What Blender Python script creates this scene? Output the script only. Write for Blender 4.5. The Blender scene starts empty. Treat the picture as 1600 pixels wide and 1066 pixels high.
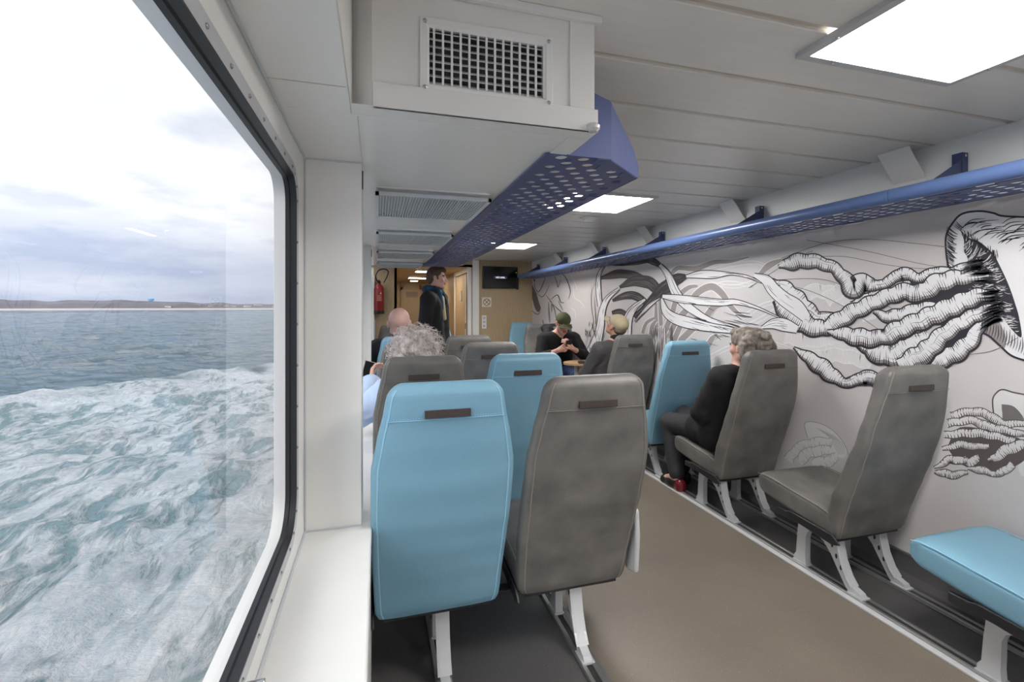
import bpy, bmesh, math, random
import numpy as np
from mathutils import Vector, Matrix, Euler, noise
PI = math.pi
scene = bpy.context.scene
col = scene.collection
# ------------------------------------------------------------------ camera, world, exposure
CAM_H = 1.40; YAW = math.radians(16.1); FPX = 726.0; HZ = 479.0
cam_d = bpy.data.cameras.new('camera'); cam = bpy.data.objects.new('camera', cam_d); col.objects.link(cam)
cam.location = (0, 0, CAM_H); cam.rotation_euler = (PI / 2, 0, -YAW)
cam_d.sensor_width = 36; cam_d.lens = 36 * FPX / 1600; cam_d.shift_y = -(533 - HZ) / 1600
cam_d.clip_start = 0.02; cam_d.clip_end = 3000
scene.camera = cam
scene.view_settings.view_transform = 'Standard'; scene.view_settings.look = 'None'
scene.view_settings.exposure = 0.17; scene.view_settings.gamma = 1; scene.view_settings.use_curve_mapping = False
scene.cycles.use_denoising = True
scene.cycles.max_bounces = 10; scene.cycles.transparent_max_bounces = 16
scene.cycles.sample_clamp_indirect = 6

def lin(c):
    return tuple(((v / 255) / 12.92 if v <= 10 else (((v / 255) + 0.055) / 1.055) ** 2.4) for v in c) + (1,)

world = bpy.data.worlds.new('overcast_sky'); scene.world = world; world.use_nodes = True
def build_world():
    nt = world.node_tree; nt.nodes.clear(); N = nt.nodes.new; L = nt.links.new
    out = N('ShaderNodeOutputWorld'); bg = N('ShaderNodeBackground'); L(bg.outputs[0], out.inputs[0])
    tc = N('ShaderNodeTexCoord'); sep = N('ShaderNodeSeparateXYZ'); L(tc.outputs['Generated'], sep.inputs[0])
    base = N('ShaderNodeValToRGB'); L(sep.outputs['Z'], base.inputs[0])
    cr = base.color_ramp; cr.elements[0].position = 0.0; cr.elements[0].color = lin((166, 177, 202))
    cr.elements[1].position = 0.75; cr.elements[1].position = 0.9; cr.elements[1].color = (1.25, 1.28, 1.35, 1)
    for p, c in ((0.10, (176, 189, 216)), (0.2, (192, 204, 228)), (0.42, (184, 204, 234)), (0.62, (186, 206, 236))):
        e = cr.elements.new(p); e.color = lin(c)
    # cloud layer projected on a plane overhead so that clouds flatten to the horizon
    mx = N('ShaderNodeMath'); mx.operation = 'ADD'; mx.inputs[1].default_value = 0.16; L(sep.outputs['Z'], mx.inputs[0])
    dx = N('ShaderNodeMath'); dx.operation = 'DIVIDE'; L(sep.outputs['X'], dx.inputs[0]); L(mx.outputs[0], dx.inputs[1])
    dy = N('ShaderNodeMath'); dy.operation = 'DIVIDE'; L(sep.outputs['Y'], dy.inputs[0]); L(mx.outputs[0], dy.inputs[1])
    cmb = N('ShaderNodeCombineXYZ'); L(dx.outputs[0], cmb.inputs[0]); L(dy.outputs[0], cmb.inputs[1]); cmb.inputs[2].default_value = 3.1
    n1 = N('ShaderNodeTexNoise'); n1.inputs['Scale'].default_value = 0.85; n1.inputs['Detail'].default_value = 9; n1.inputs['Roughness'].default_value = 0.55
    L(cmb.outputs[0], n1.inputs['Vector'])
    r1 = N('ShaderNodeValToRGB'); L(n1.outputs[0], r1.inputs[0]); r1.color_ramp.elements[0].position = 0.40; r1.color_ramp.elements[1].position = 0.60
    band = N('ShaderNodeValToRGB'); L(sep.outputs['Z'], band.inputs[0])       # clouds brightest in a broad belt
    b = band.color_ramp; b.elements[0].position = 0.0; b.elements[0].color = (0.25,) * 3 + (1,); b.elements[1].position = 0.9; b.elements[1].color = (0.7,) * 3 + (1,)
    for p, v in ((0.10, 0.35), (0.2, 1.0), (0.40, 0.9), (0.56, 0.6)):
        e = b.elements.new(p); e.color = (v, v, v, 1)
    bias = N('ShaderNodeMath'); bias.operation = 'MULTIPLY_ADD'; L(band.outputs[0], bias.inputs[0]); bias.inputs[1].default_value = 0.65; L(r1.outputs[0], bias.inputs[2])
    fac = N('ShaderNodeMath'); fac.operation = 'MULTIPLY'; fac.use_clamp = True; L(bias.outputs[0], fac.inputs[0]); L(band.outputs[0], fac.inputs[1])
    mix = N('ShaderNodeMix'); mix.data_type = 'RGBA'; L(fac.outputs[0], mix.inputs['Factor'])
    L(base.outputs[0], mix.inputs['A']); mix.inputs['B'].default_value = (1.02, 1.03, 1.06, 1)
    # grey violet cloud bellies low over the horizon
    n2 = N('ShaderNodeTexNoise'); n2.inputs['Scale'].default_value = 1.7; n2.inputs['Detail'].default_value = 7; L(cmb.outputs[0], n2.inputs['Vector'])
    r2 = N('ShaderNodeValToRGB'); L(n2.outputs[0], r2.inputs[0]); r2.color_ramp.elements[0].position = 0.50; r2.color_ramp.elements[1].position = 0.68
    r2.color_ramp.elements[1].color = (0.6, 0.6, 0.6, 1)
    mix2 = N('ShaderNodeMix'); mix2.data_type = 'RGBA'; L(r2.outputs[0], mix2.inputs['Factor']); L(mix.outputs['Result'], mix2.inputs['A'])
    mix2.inputs['B'].default_value = lin((182, 193, 216))
    L(mix2.outputs['Result'], bg.inputs[0]); bg.inputs[1].default_value = 1.22
build_world()
sun_d = bpy.data.lights.new('veiled_sun', 'SUN'); sun_d.energy = 1.7; sun_d.angle = math.radians(38); sun_d.color = (1.0, .98, .95)
sun = bpy.data.objects.new('veiled_sun', sun_d); col.objects.link(sun); sun.location = (-6, -5, 8)
sun.rotation_euler = Vector((.62, .52, -.62)).to_track_quat('-Z', 'Y').to_euler()

# ------------------------------------------------------------------ materials
def pm(name, c, rough=0.5, metal=0.0, var=0.0, vs=8.0, bump=0.0, bs=60.0, c2=None, detail=4, spec=None, coat=0, stretch=None):
    m = bpy.data.materials.new(name); m.use_nodes = True
    nt = m.node_tree; N = nt.nodes.new; L = nt.links.new; b = nt.nodes['Principled BSDF']
    b.inputs['Base Color'].default_value = lin(c); b.inputs['Roughness'].default_value = rough; b.inputs['Metallic'].default_value = metal
    if spec is not None: b.inputs['Specular IOR Level'].default_value = spec
    if coat: b.inputs['Coat Weight'].default_value = coat; b.inputs['Coat Roughness'].default_value = 0.1
    tc = N('ShaderNodeTexCoord'); src = tc.outputs['Object']
    if stretch:
        mp = N('ShaderNodeMapping'); mp.inputs['Scale'].default_value = stretch; L(src, mp.inputs[0]); src = mp.outputs[0]
    if var or c2:
        n = N('ShaderNodeTexNoise'); n.inputs['Scale'].default_value = vs; n.inputs['Detail'].default_value = detail; L(src, n.inputs['Vector'])
        r = N('ShaderNodeValToRGB'); L(n.outputs[0], r.inputs[0]); r.color_ramp.elements[0].position = 0.32; r.color_ramp.elements[1].position = 0.68
        cc = lin(c)
        if c2: r.color_ramp.elements[0].color = cc; r.color_ramp.elements[1].color = lin(c2)
        else:
            r.color_ramp.elements[0].color = tuple(v * (1 - var) for v in cc[:3]) + (1,)
            r.color_ramp.elements[1].color = tuple(min(1, v * (1 + var)) for v in cc[:3]) + (1,)
        L(r.outputs[0], b.inputs['Base Color'])
    if bump:
        n = N('ShaderNodeTexNoise'); n.inputs['Scale'].default_value = bs; n.inputs['Detail'].default_value = 5; L(src, n.inputs['Vector'])
        bp = N('ShaderNodeBump'); bp.inputs['Strength'].default_value = bump; bp.inputs['Distance'].default_value = 0.004
        L(n.outputs[0], bp.inputs['Height']); L(bp.outputs[0], b.inputs['Normal'])
    return m
def emit(name, c, s):
    m = bpy.data.materials.new(name); m.use_nodes = True; b = m.node_tree.nodes['Principled BSDF']
    b.inputs['Base Color'].default_value = lin(c); b.inputs['Emission Color'].default_value = lin(c); b.inputs['Emission Strength'].default_value = s
    return m
M = {}
M['wallwhite'] = pm('cream_enamel_panel', (237, 235, 231), 0.35, var=0.015, vs=3, bump=0.03, bs=8)
M['sill'] = pm('white_gelcoat', (239, 238, 235), 0.3, var=0.02, vs=4)
M['soffit'] = pm('glossy_white_panel', (243, 242, 238), 0.2, var=0.01, vs=3, bump=0.06, bs=2.2)
M['ceil'] = pm('ceiling_plank_enamel', (233, 229, 223), 0.3, var=0.02, vs=5, stretch=(1, 6, 1))
M['groove'] = pm('ceiling_groove', (206, 196, 182), 0.5)
M['seal'] = pm('white_sealant', (205, 208, 212), 0.5)
M['rubber'] = pm('black_rubber_gasket', (26, 26, 30), 0.42, var=0.1)
M['alu'] = pm('brushed_aluminium', (178, 178, 176), 0.38, 0.85, var=0.05, vs=40)
M['alupaint'] = pm('pale_grey_cast_aluminium', (196, 197, 199), 0.42, 0.15, var=0.03)
M['darkslot'] = pm('dark_slot', (48, 47, 48), 0.6)
M['bolt'] = pm('steel_bolt', (190, 190, 190), 0.22, 1.0)
M['rack'] = pm('blue_powder_coat', (88, 98, 140), 0.42, 0.1, var=0.03, vs=20)
M['rackdark'] = pm('dark_blue_powder_coat', (52, 61, 100), 0.42, 0.1, var=0.03)
M['tube'] = pm('blue_painted_tube', (88, 110, 156), 0.3, 0.1)
M['bluele'] = pm('light_blue_leatherette', (124, 168, 190), 0.42, var=0.04, vs=3, bump=0.22, bs=160)
M['greyle'] = pm('worn_grey_leatherette', (92, 90, 88), 0.46, c2=(120, 117, 113), vs=7, detail=9, bump=0.22, bs=120)
M['bluestitch'] = pm('pale_blue_thread', (150, 200, 225), 0.7)
M['greystitch'] = pm('grey_thread', (134, 128, 122), 0.7)
M['tag'] = pm('brown_leather_tag', (62, 52, 49), 0.6, var=0.15, vs=60)
M['blackpl'] = pm('black_plastic', (34, 34, 37), 0.45)
M['darkmetal'] = pm('dark_steel_frame', (58, 58, 62), 0.4, 0.4)
M['wood'] = pm('light_oak_laminate', (192, 170, 136), 0.45, c2=(178, 156, 124), vs=5, detail=6, stretch=(14, 14, 0.8))
M['tablewood'] = pm('round_table_laminate', (206, 172, 128), 0.4, c2=(192, 156, 112), vs=5, stretch=(2, 14, 2))
M['doorbeige'] = pm('beige_door_enamel', (188, 168, 142), 0.4, var=0.02)
M['mural'] = pm('mural_background_print', (216, 212, 213), 0.42, c2=(203, 196, 194), vs=0.9, detail=3)
M['frieze'] = pm('pale_grey_upper_wall', (226, 228, 227), 0.35, var=0.02, vs=2)
M['cove'] = pm('dark_speckled_cove', (84, 82, 84), 0.5, var=0.12, vs=300)
def speckle(name, c, c2, sp):
    m = pm(name, c, 0.42, c2=c2, vs=2.5, detail=3, bump=0.05, bs=300)
    nt = m.node_tree; N = nt.nodes.new; L = nt.links.new; b = nt.nodes['Principled BSDF']
    old = b.inputs['Base Color'].links[0].from_socket
    tc = N('ShaderNodeTexCoord'); n = N('ShaderNodeTexNoise'); n.inputs['Scale'].default_value = 210; n.inputs['Detail'].default_value = 1
    L(tc.outputs['Object'], n.inputs['Vector']); r = N('ShaderNodeValToRGB'); L(n.outputs[0], r.inputs[0])
    r.color_ramp.elements[0].position = 0.70; r.color_ramp.elements[1].position = 0.73
    mx = N('ShaderNodeMix'); mx.data_type = 'RGBA'; L(r.outputs[0], mx.inputs['Factor']); L(old, mx.inputs['A']); mx.inputs['B'].default_value = lin(sp)
    L(mx.outputs['Result'], b.inputs['Base Color']); return m
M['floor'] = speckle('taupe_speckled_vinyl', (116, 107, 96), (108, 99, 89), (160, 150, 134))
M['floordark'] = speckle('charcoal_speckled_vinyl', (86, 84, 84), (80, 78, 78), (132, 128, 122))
M['panel_light'] = emit('led_panel_diffuser', (255, 252, 248), 25.0)
M['diffuser'] = pm('ribbed_acrylic_diffuser', (214, 218, 220), 0.3)
M['dim_light'] = emit('corridor_led_strip', (255, 238, 214), 22.0)
def glassmat():
    m = bpy.data.materials.new('window_glass'); m.use_nodes = True; nt = m.node_tree; nt.nodes.clear(); N = nt.nodes.new; L = nt.links.new
    o = N('ShaderNodeOutputMaterial'); mix = N('ShaderNodeMixShader'); t = N('ShaderNodeBsdfTransparent'); g = N('ShaderNodeBsdfGlossy')
    t.inputs[0].default_value = (0.98, 0.985, 0.985, 1); g.inputs['Roughness'].default_value = 0.0
    fr = N('ShaderNodeFresnel'); fr.inputs[0].default_value = 1.5
    L(fr.outputs[0], mix.inputs[0]); L(t.outputs[0], mix.inputs[1]); L(g.outputs[0], mix.inputs[2]); L(mix.outputs[0], o.inputs[0]); return m
M['glass'] = glassmat()

# ------------------------------------------------------------------ mesh helpers
def mesh_obj(name, verts, faces, mat, parent=None, smooth=False, mats=None, mi=None, auto=None):
    me = bpy.data.meshes.new(name); me.from_pydata([tuple(v) for v in verts], [], faces); me.update()
    for m in (mats or [mat]): me.materials.append(m)
    if mi is not None: me.polygons.foreach_set('material_index', mi)
    if smooth: me.polygons.foreach_set('use_smooth', [True] * len(me.polygons))
    o = bpy.data.objects.new(name, me); col.objects.link(o)
    if parent: o.parent = parent
    if auto: sharp(o, auto)
    return o
def sharp(o, deg=35):
    me = o.data
    bm = bmesh.new(); bm.from_mesh(me); lim = math.radians(deg)
    for f in bm.faces: f.smooth = True
    for e in bm.edges:
        if len(e.link_faces) == 2 and e.calc_face_angle(0) > lim: e.smooth = False
    bm.to_mesh(me); bm.free()
class MB:
    def __init__(s): s.v = []; s.f = []; s.m = []
    def add(s, v, f, m=0):
        b = len(s.v); s.v += [tuple(x) for x in v]; s.f += [tuple(b + i for i in q) for q in f]; s.m += [m] * len(f); return s
    def box(s, x0, x1, y0, y1, z0, z1, m=0):
        v = [(x, y, z) for x in (x0, x1) for y in (y0, y1) for z in (z0, z1)]
        return s.add(v, [(0, 1, 3, 2), (4, 6, 7, 5), (0, 4, 5, 1), (2, 3, 7, 6), (0, 2, 6, 4), (1, 5, 7, 3)], m)
    def cyl(s, a, b, r, n=16, m=0, r2=None, cap=True):
        a = Vector(a); b = Vector(b); d = (b - a).normalized(); u = d.orthogonal().normalized(); w = d.cross(u); r2 = r if r2 is None else r2
        v = [a + (u * math.cos(t) + w * math.sin(t)) * r for t in [2 * PI * i / n for i in range(n)]] + \
            [b + (u * math.cos(t) + w * math.sin(t)) * r2 for t in [2 * PI * i / n for i in range(n)]]
        f = [(i, (i + 1) % n, n + (i + 1) % n, n + i) for i in range(n)]
        if cap: f += [tuple(range(n))[::-1], tuple(range(n, 2 * n))]
        return s.add(v, f, m)
    def tube(s, pts, r, n=8, m=0, closed=False):
        P = [Vector(p) for p in pts]; k = len(P); rr = r if isinstance(r, (list, tuple)) else [r] * k
        v = []; prev = None
        for i, p in enumerate(P):
            a = P[i - 1] if (i > 0 or closed) else P[i]; c = P[(i + 1) % k] if (i < k - 1 or closed) else P[i]
            d = (c - a).normalized()
            if prev is None: u = d.orthogonal().normalized()
            else:
                u = prev - d * prev.dot(d); u = u.normalized() if u.length > 1e-6 else d.orthogonal().normalized()
            prev = u; w = d.cross(u)
            v += [p + (u * math.cos(2 * PI * j / n) + w * math.sin(2 * PI * j / n)) * rr[i] for j in range(n)]
        f = []
        for i in range(k if closed else k - 1):
            q = (i + 1) % k
            f += [(i * n + j, i * n + (j + 1) % n, q * n + (j + 1) % n, q * n + j) for j in range(n)]
        if not closed: f += [tuple(range(n))[::-1], tuple(range((k - 1) * n, k * n))]
        return s.add(v, f, m)
    def prism(s, poly, a0, a1, axis='x', m=0):      # poly in the two other axes
        n = len(poly)
        def P(p, a): return (a, p[0], p[1]) if axis == 'x' else ((p[0], a, p[1]) if axis == 'y' else (p[0], p[1], a))
        v = [P(p, a0) for p in poly] + [P(p, a1) for p in poly]
        f = [(i, (i + 1) % n, n + (i + 1) % n, n + i) for i in range(n)] + [tuple(range(n))[::-1], tuple(range(n, 2 * n))]
        return s.add(v, f, m)
    def lathe(s, prof, c, n=24, m=0, axis='z'):     # prof: list (r, h)
        v = []
        for r, h in prof:
            for j in range(n):
                t = 2 * PI * j / n; p = (r * math.cos(t), r * math.sin(t), h)
                if axis == 'y': p = (p[0], p[2], p[1])
                if axis == 'x': p = (p[2], p[0], p[1])
                v.append((p[0] + c[0], p[1] + c[1], p[2] + c[2]))
        f = [(i * n + j, i * n + (j + 1) % n, (i + 1) * n + (j + 1) % n, (i + 1) * n + j) for i in range(len(prof) - 1) for j in range(n)]
        f += [tuple(range(n))[::-1], tuple(range((len(prof) - 1) * n, len(prof) * n))]
        return s.add(v, f, m)
    def build(s, name, mat, parent=None, bevel=0, seg=2, auto=35, mats=None):
        bm = bmesh.new(); vs = [bm.verts.new(v) for v in s.v]
        for f, mi in zip(s.f, s.m):
            try: q = bm.faces.new([vs[i] for i in f]); q.material_index = mi
            except ValueError: pass
        bmesh.ops.recalc_face_normals(bm, faces=bm.faces)
        me = bpy.data.meshes.new(name); bm.to_mesh(me); bm.free()
        for m in (mats or [mat]): me.materials.append(m)
        o = bpy.data.objects.new(name, me); col.objects.link(o)
        if parent: o.parent = parent
        if bevel:
            b = o.modifiers.new('bevel', 'BEVEL'); b.width = bevel; b.segments = seg; b.limit_method = 'ANGLE'; b.angle_limit = math.radians(30)
        if auto: sharp(o, auto)
        return o
def tag(o, label=None, cat=None, group=None, kind=None):
    if label: o['label'] = label
    if cat: o['category'] = cat
    if group: o['group'] = group
    if kind: o['kind'] = kind
    return o
def empty(name, loc=(0, 0, 0), rz=0, label=None, cat=None, group=None):
    o = bpy.data.objects.new(name, None); col.objects.link(o); o.location = loc; o.rotation_euler = (0, 0, rz); o.empty_display_size = 0.1
    return tag(o, label, cat, group)
def struct(o): o['kind'] = 'structure'; return o
def copy_tree(o, parent=None):
    c = o.copy(); col.objects.link(c)
    if parent: c.parent = parent
    for ch in [x for x in bpy.data.objects if x.parent == o]: copy_tree(ch, c)
    return c

# ------------------------------------------------------------------ room shell
XW = 2.66; XG = -0.232; XL = -0.02; ZC = 2.2; YB = -2.2; YE = 7.9; ZS = 0.66; ZR = 1.886; YV = 1.18; YF = 5.72
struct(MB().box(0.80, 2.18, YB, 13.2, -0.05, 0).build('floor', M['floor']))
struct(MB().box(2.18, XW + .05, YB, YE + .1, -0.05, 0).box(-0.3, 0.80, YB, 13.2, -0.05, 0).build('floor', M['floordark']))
struct(MB().box(XW, XW + .06, YB, YE + .1, 0, 2.3).build('wall_right', M['mural']))
struct(MB().prism([(XW - .002, 0), (XW - .002, .105), (XW - .012, .105), (XW - .016, .06), (XW - .03, .02), (XW - .075, .0)], YB, YE, 'y').build('baseboard_right', M['cove']))
struct(MB().box(XW - .008, XW, YB, YE, 1.885, ZC).build('trim_1', M['frieze']))
struct(MB().box(XW - .016, XW, YB, YE, .105, .117).build('trim_2', M['alu']))
# ceiling: planks .30 wide with a recessed joint
mb = MB(); g = MB()
y = 1.34 - .3 * 12
while y < YE:
    y0, y1 = y + .013, min(y + .3 - .013, YE + .05)
    mb.box(-.3, XW, y0, y1, ZC, ZC + .03)
    y += .3
g.box(-.35, XW + .05, YB - .05, YE + .1, ZC + .012, ZC + .06)
struct(mb.build('ceiling', M['ceil'], bevel=.003)); struct(g.build('ceiling', M['groove']))
struct(MB().box(-.35, XW + .05, YB - .06, YB, 0, .85).box(-.35, XW + .05, YB - .06, YB, 1.95, 2.3).box(-.35, .15, YB - .06, YB, .85, 1.95).box(2.5, XW + .05, YB - .06, YB, .85, 1.95).box(1.28, 1.38, YB - .06, YB, .85, 1.95).build('wall_back', M['wallwhite']))
for k_, (xa, xb) in enumerate(((.15, 1.28), (1.38, 2.5))):  # unseen stern windows, put in to light the cabin from behind
    fr = struct(empty('window_%d' % (6 + k_), (0, 0, 0))); MB().box(xa, xb, YB - .034, YB - .030, .85, 1.95).build('pane', M['glass'], fr)
    MB().box(xa, xb, YB - .01, YB + .004, .85, .88).box(xa, xb, YB - .01, YB + .004, 1.92, 1.95).box(xa, xa + .03, YB - .01, YB + .004, .88, 1.92).box(xb - .03, xb, YB - .01, YB + .004, .88, 1.92).build('window_frame', M['rubber'], fr)

# left wall with rounded window openings
def rrect(y0, y1, z0, z1, r, n=8):
    pts = []; R_ = r * 1.5; r_ = r
    for cy, cz, a0, r in ((y1 - R_, z0 + R_, -PI / 2, R_), (y1 - r_, z1 - r_, 0, r_), (y0 + r_, z1 - r_, PI / 2, r_), (y0 + R_, z0 + R_, PI, R_)):
        for k in range(n + 1):
            a = a0 + PI / 2 * k / n; pts.append((cy + r * math.cos(a), cz + r * math.sin(a)))
    return pts
def outer_match(inner, y0, y1, z0, z1, n=8):
    out = []; q = n + 1; cs = ((y1, z0), (y1, z1), (y0, z1), (y0, z0))
    for i in range(4): out += [cs[i]] * q
    return out
def ring(mb, A, xa, B, xb, m=0):
    n = len(A); v = [(xa, p[0], p[1]) for p in A] + [(xb, p[0], p[1]) for p in B]
    mb.add(v, [(i, (i + 1) % n, n + (i + 1) % n, n + i) for i in range(n)], m)
bays = [(-2.2, -1.02, -2.1, -1.16), (-0.90, 1.65, -0.78, 1.472), (1.78, 3.92, 1.93, 3.76), (4.05, 6.19, 4.2, 6.03), (6.32, 7.9, 6.47, 7.76)]
WZ0, WZ1 = .762, 1.772
for i, (a, b, w0, w1) in enumerate(bays):
    wall = MB(); inner = rrect(w0, w1, WZ0, WZ1, .07)
    outer = outer_match(inner, a - .01, b + .01, 0, ZR + .02)
    n = len(inner)
    ring(wall, outer, XG, inner, XG); ring(wall, outer, XG - .055, inner, XG - .055); ring(wall, inner, XG, inner, XG - .055)
    wall.add([(XG, a - .01, 0), (XG, b + .01, 0), (XG, b + .01, ZR + .02), (XG, a - .01, ZR + .02)], [])
    bmv = wall
    o = struct(bmv.build('wall_left', M['wallwhite'], auto=30))
    fr = struct(empty('window_%d' % (i + 1), (0, 0, 0)))
    # aluminium clamp ring with rounded profile, black gasket, glass
    A = rrect(w0 - .036, w1 + .05, WZ0 - .036, WZ1 + .036, .09); B = rrect(w0 + .001, w1 - .001, WZ0 + .001, WZ1 - .001, .07)
    f = MB(); ring(f, A, XG, A, XG + .003); ring(f, A, XG + .003, B, XG + .003); ring(f, B, XG + .003, B, XG - .002)
    f.build('clamp_frame', M['alupaint'], fr)
    B2 = rrect(w0 + .0015, w1 - .0015, WZ0 + .0015, WZ1 - .0015, .07); E = rrect(w0 + .006, w1 - .006, WZ0 + .006, WZ1 - .006, .066); C = rrect(w0 + .010, w1 - .010, WZ0 + .010, WZ1 - .010, .063)
    f = MB(); ring(f, B2, XG - .002, B2, XG + .006); ring(f, B2, XG + .006, E, XG + .006); ring(f, E, XG + .006, E, XG - .010); ring(f, E, XG - .010, C, XG - .013); ring(f, C, XG - .013, C, XG - .0235)
    f.build('gasket', M['rubber'], fr, auto=25)
    gl = MB(); n = len(C)
    gl.add([(XG - .0235, p[0], p[1]) for p in B2], [tuple(range(n))]); gl.build('pane', M['glass'], fr, auto=0)
    # screws around the clamp ring
    if i in (1, 2):
        R = rrect(w0 - .018, w1 + .018, WZ0 - .018, WZ1 + .018, .08, 3)
        per = []
        for k in range(len(R)):
            p, q = R[k], R[(k + 1) % len(R)]; dl = math.hypot(q[0] - p[0], q[1] - p[1]); m_ = max(1, int(dl / .11))
            for j in range(m_): per.append((p[0] + (q[0] - p[0]) * j / m_, p[1] + (q[1] - p[1]) * j / m_))
        sc0 = MB().lathe([(0.0001, .0), (.0045, .0), (.0045, .002), (.002, .0035), (.0001, .0036)], (0, 0, 0), 8, axis='x').build('screw', M['bolt'], fr)
        for q_, p in enumerate(per):
            sc = sc0 if q_ == 0 else sc0.copy()
            if q_: col.objects.link(sc)
            sc.location = (XG + .003, p[0], p[1])
        if i == 1:
            MB().cyl((XG, .95, .705), (XG + .032, .95, .705), .008, 14).build('stop_pin', M['bolt'], fr, bevel=.0015)
# pillars between the bays, window reveal, sills, lining below
for k, (ya, yb) in enumerate(((-1.02, -.90), (1.65, 1.78), (3.92, 4.05), (6.19, 6.32), (7.86, 7.9))):
    struct(MB().box(XG, -.052, ya, yb, ZS, ZR + .01).build('wall_left', M['wallwhite'], bevel=.003))
    if k in (1, 2): struct(MB().box(-.052, -.048, ya + .004, ya + .02, 1.80, 1.86).build('trim_6', M['darkmetal']))
struct(MB().box(XG, XL, YB, YE, ZS - .03, ZS).build('trim_3', M['sill'], bevel=.006))
struct(MB().box(XL - .025, XL - .004, YB, YE, 0, ZS - .03).build('wall_left', M['wallwhite']))
s = MB()
for (a, b, _, _) in bays[1:]:
    s.tube([(XG + .003, a, ZS + .002), (XG + .003, b, ZS + .002)], .004, 6); s.tube([(XG + .003, a, ZR - .002), (XG + .003, b, ZR - .002)], .004, 6)
    s.tube([(XG + .003, b - .002, ZS), (XG + .003, b - .002, ZR)], .003, 6); s.tube([(XG, b - .002, ZR - .002), (-.052, b - .002, ZR - .002)], .003, 6)
    s.tube([(XG, b - .002, ZS + .002), (-.052, b - .002, ZS + .002)], .003, 6)
struct(s.build('trim_4', M['seal']))
# soffit: shallow over the near window, full width from the vent face on
sx = .573
so = MB()
so.box(XG - .02, -.0635, YB, 1.24, ZR, ZC + .004).box(XG - .02, sx, 1.24, YF, ZR, ZC + .004).prism([(-.0635, 1.24), (-.0635, 1.236), (-.016, YV + .001), (.124, YV + .001), (.124, 1.24)], ZR, ZC + .004, 'z').box(.428, sx, YV + .001, 1.24, ZR, ZC + .004).box(.124, .428, YV + .001, 1.24, ZR, 1.958).box(.124, .428, YV + .001, 1.24, 2.098, ZC + .004)
struct(so.build('trim_5', M['soffit'], bevel=.002))
fc = MB().box(-.0632, -.0612, YB, 1.236, ZR + .004, ZC - .002).prism([(-.0612, 1.236), (-.014, YV - .002), (-.014, YV), (-.063, 1.238)], ZR + .004, ZC - .002, 'z').box(-.014, .124, YV - .002, YV, ZR + .004, ZC - .002).box(.428, sx + .002, YV - .002, YV, ZR + .004, ZC - .002).box(.124, .428, YV - .002, YV, ZR + .004, 1.958).box(.124, .428, YV - .002, YV, 2.098, ZC - .002)
struct(fc.build('trim_7', M['wallwhite']))
struct(MB().box(-.012, sx + .012, YV - .012, YV - .003, ZR - .004, ZR + .058).box(sx - .07, sx + .004, YV - .006, YV - .002, ZR + .06, ZC - .002)
       .box(-.012, sx + .02, YV - .02, YV - .003, ZC - .02, ZC - .001).box(-.063, sx + .012, YV - .012, YV + .05, ZR - .004, ZR - .001).build('trim_8', M['wallwhite'], bevel=.002))
struct(MB().box(sx - .052, sx + .012, YV + .05, 1.42, ZR - .004, ZR - .001).build('trim_9', M['wallwhite']))
struct(MB().tube([(-.24, 1.09, ZR - .0005), (-.068, 1.09, ZR - .0005)], .0012, 5).tube([(-.05, 1.25, ZR - .0005), (-.05, 1.64, ZR - .0005)], .001, 5).build('trim_10', M['groove']))
c_ = MB().lathe([(.0001, -.012), (.012, -.011), (.019, -.004), (.02, .004), (.014, .011), (.0001, .013)], (sx - .004, YV - .012, ZR + .006), 18)
tag(c_.build('corner_bumper', pm('clear_bumper', (214, 212, 208), 0.15, coat=.5)), 'small round clear bumper capping the lower corner of the vent box', 'bumper')

# far end: oak bulkheads, corridor
struct(MB().box(1.68, XW, YE, YE + .05, 0, ZC + .02).build('wall_front', M['wood']))
struct(MB().box(XG, .30, YE, YE + .05, 0, ZC + .02).build('wall_front', M['wood']))
struct(MB().box(.30, 1.68, YE, YE + .05, 2.08, ZC + .02).build('wall_front', M['wood']))
struct(MB().box(1.57, 1.68, YE - .03, YE + .05, 0, ZC).build('trim_11', M['wallwhite'], bevel=.004))
struct(MB().box(.3, 1.6, YE, 13.2, 2.08, 2.12).build('ceiling', M['wood']))
struct(MB().box(.26, .30, YE, 13.2, 0, 2.1).build('wall_corridor', M['wood']))
struct(MB().box(.26, 1.62, 13.1, 13.2, 0, 2.1).build('wall_corridor', M['doorbeige']))
struct(MB().box(1.56, 1.60, 9.5, 13.2, 0, 2.1).build('wall_corridor', M['wood']))
# corridor side wall with a sliding door
struct(MB().box(1.50, 1.56, YE + .05, 9.5, 2.0, 2.1).box(1.50, 1.56, 9.42, 9.5, 0, 2.0).box(1.50, 1.56, YE + .05, 8.02, 0, 2.0).build('trim_12', M['wallwhite'], bevel=.003))
struct(MB().box(1.56, 1.60, YE + .05, 9.5, 0, 2.1).build('wall_corridor', M['wood']))
dr = struct(empty('door_1', (1.53, 8.7, 0)))
MB().box(-.012, .012, -.4, .72, .01, 1.98).build('door_leaf', M['wood'], dr); MB().box(-.016, .016, -.50, -.4, .01, 1.98).build('door_stile', M['wallwhite'], dr)
MB().box(-.01, .01, -.60, -.52, .01, 1.98).build('door_gap', M['blackpl'], dr); MB().box(-.03, -.016, -.47, -.43, 1.0, 1.1).build('door_handle', M['alu'], dr)
dr = struct(empty('door_2', (.9, 13.08, 0)))
MB().box(-.25, .25, -.02, .02, 0, 1.86).build('door_leaf', M['doorbeige'], dr)
gv = MB()
for k in range(4): gv.box(-.16, .16, -.03, -.02, 1.66 + k * .04, 1.672 + k * .04)
gv.build('door_grille', M['darkslot'], dr)
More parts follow.
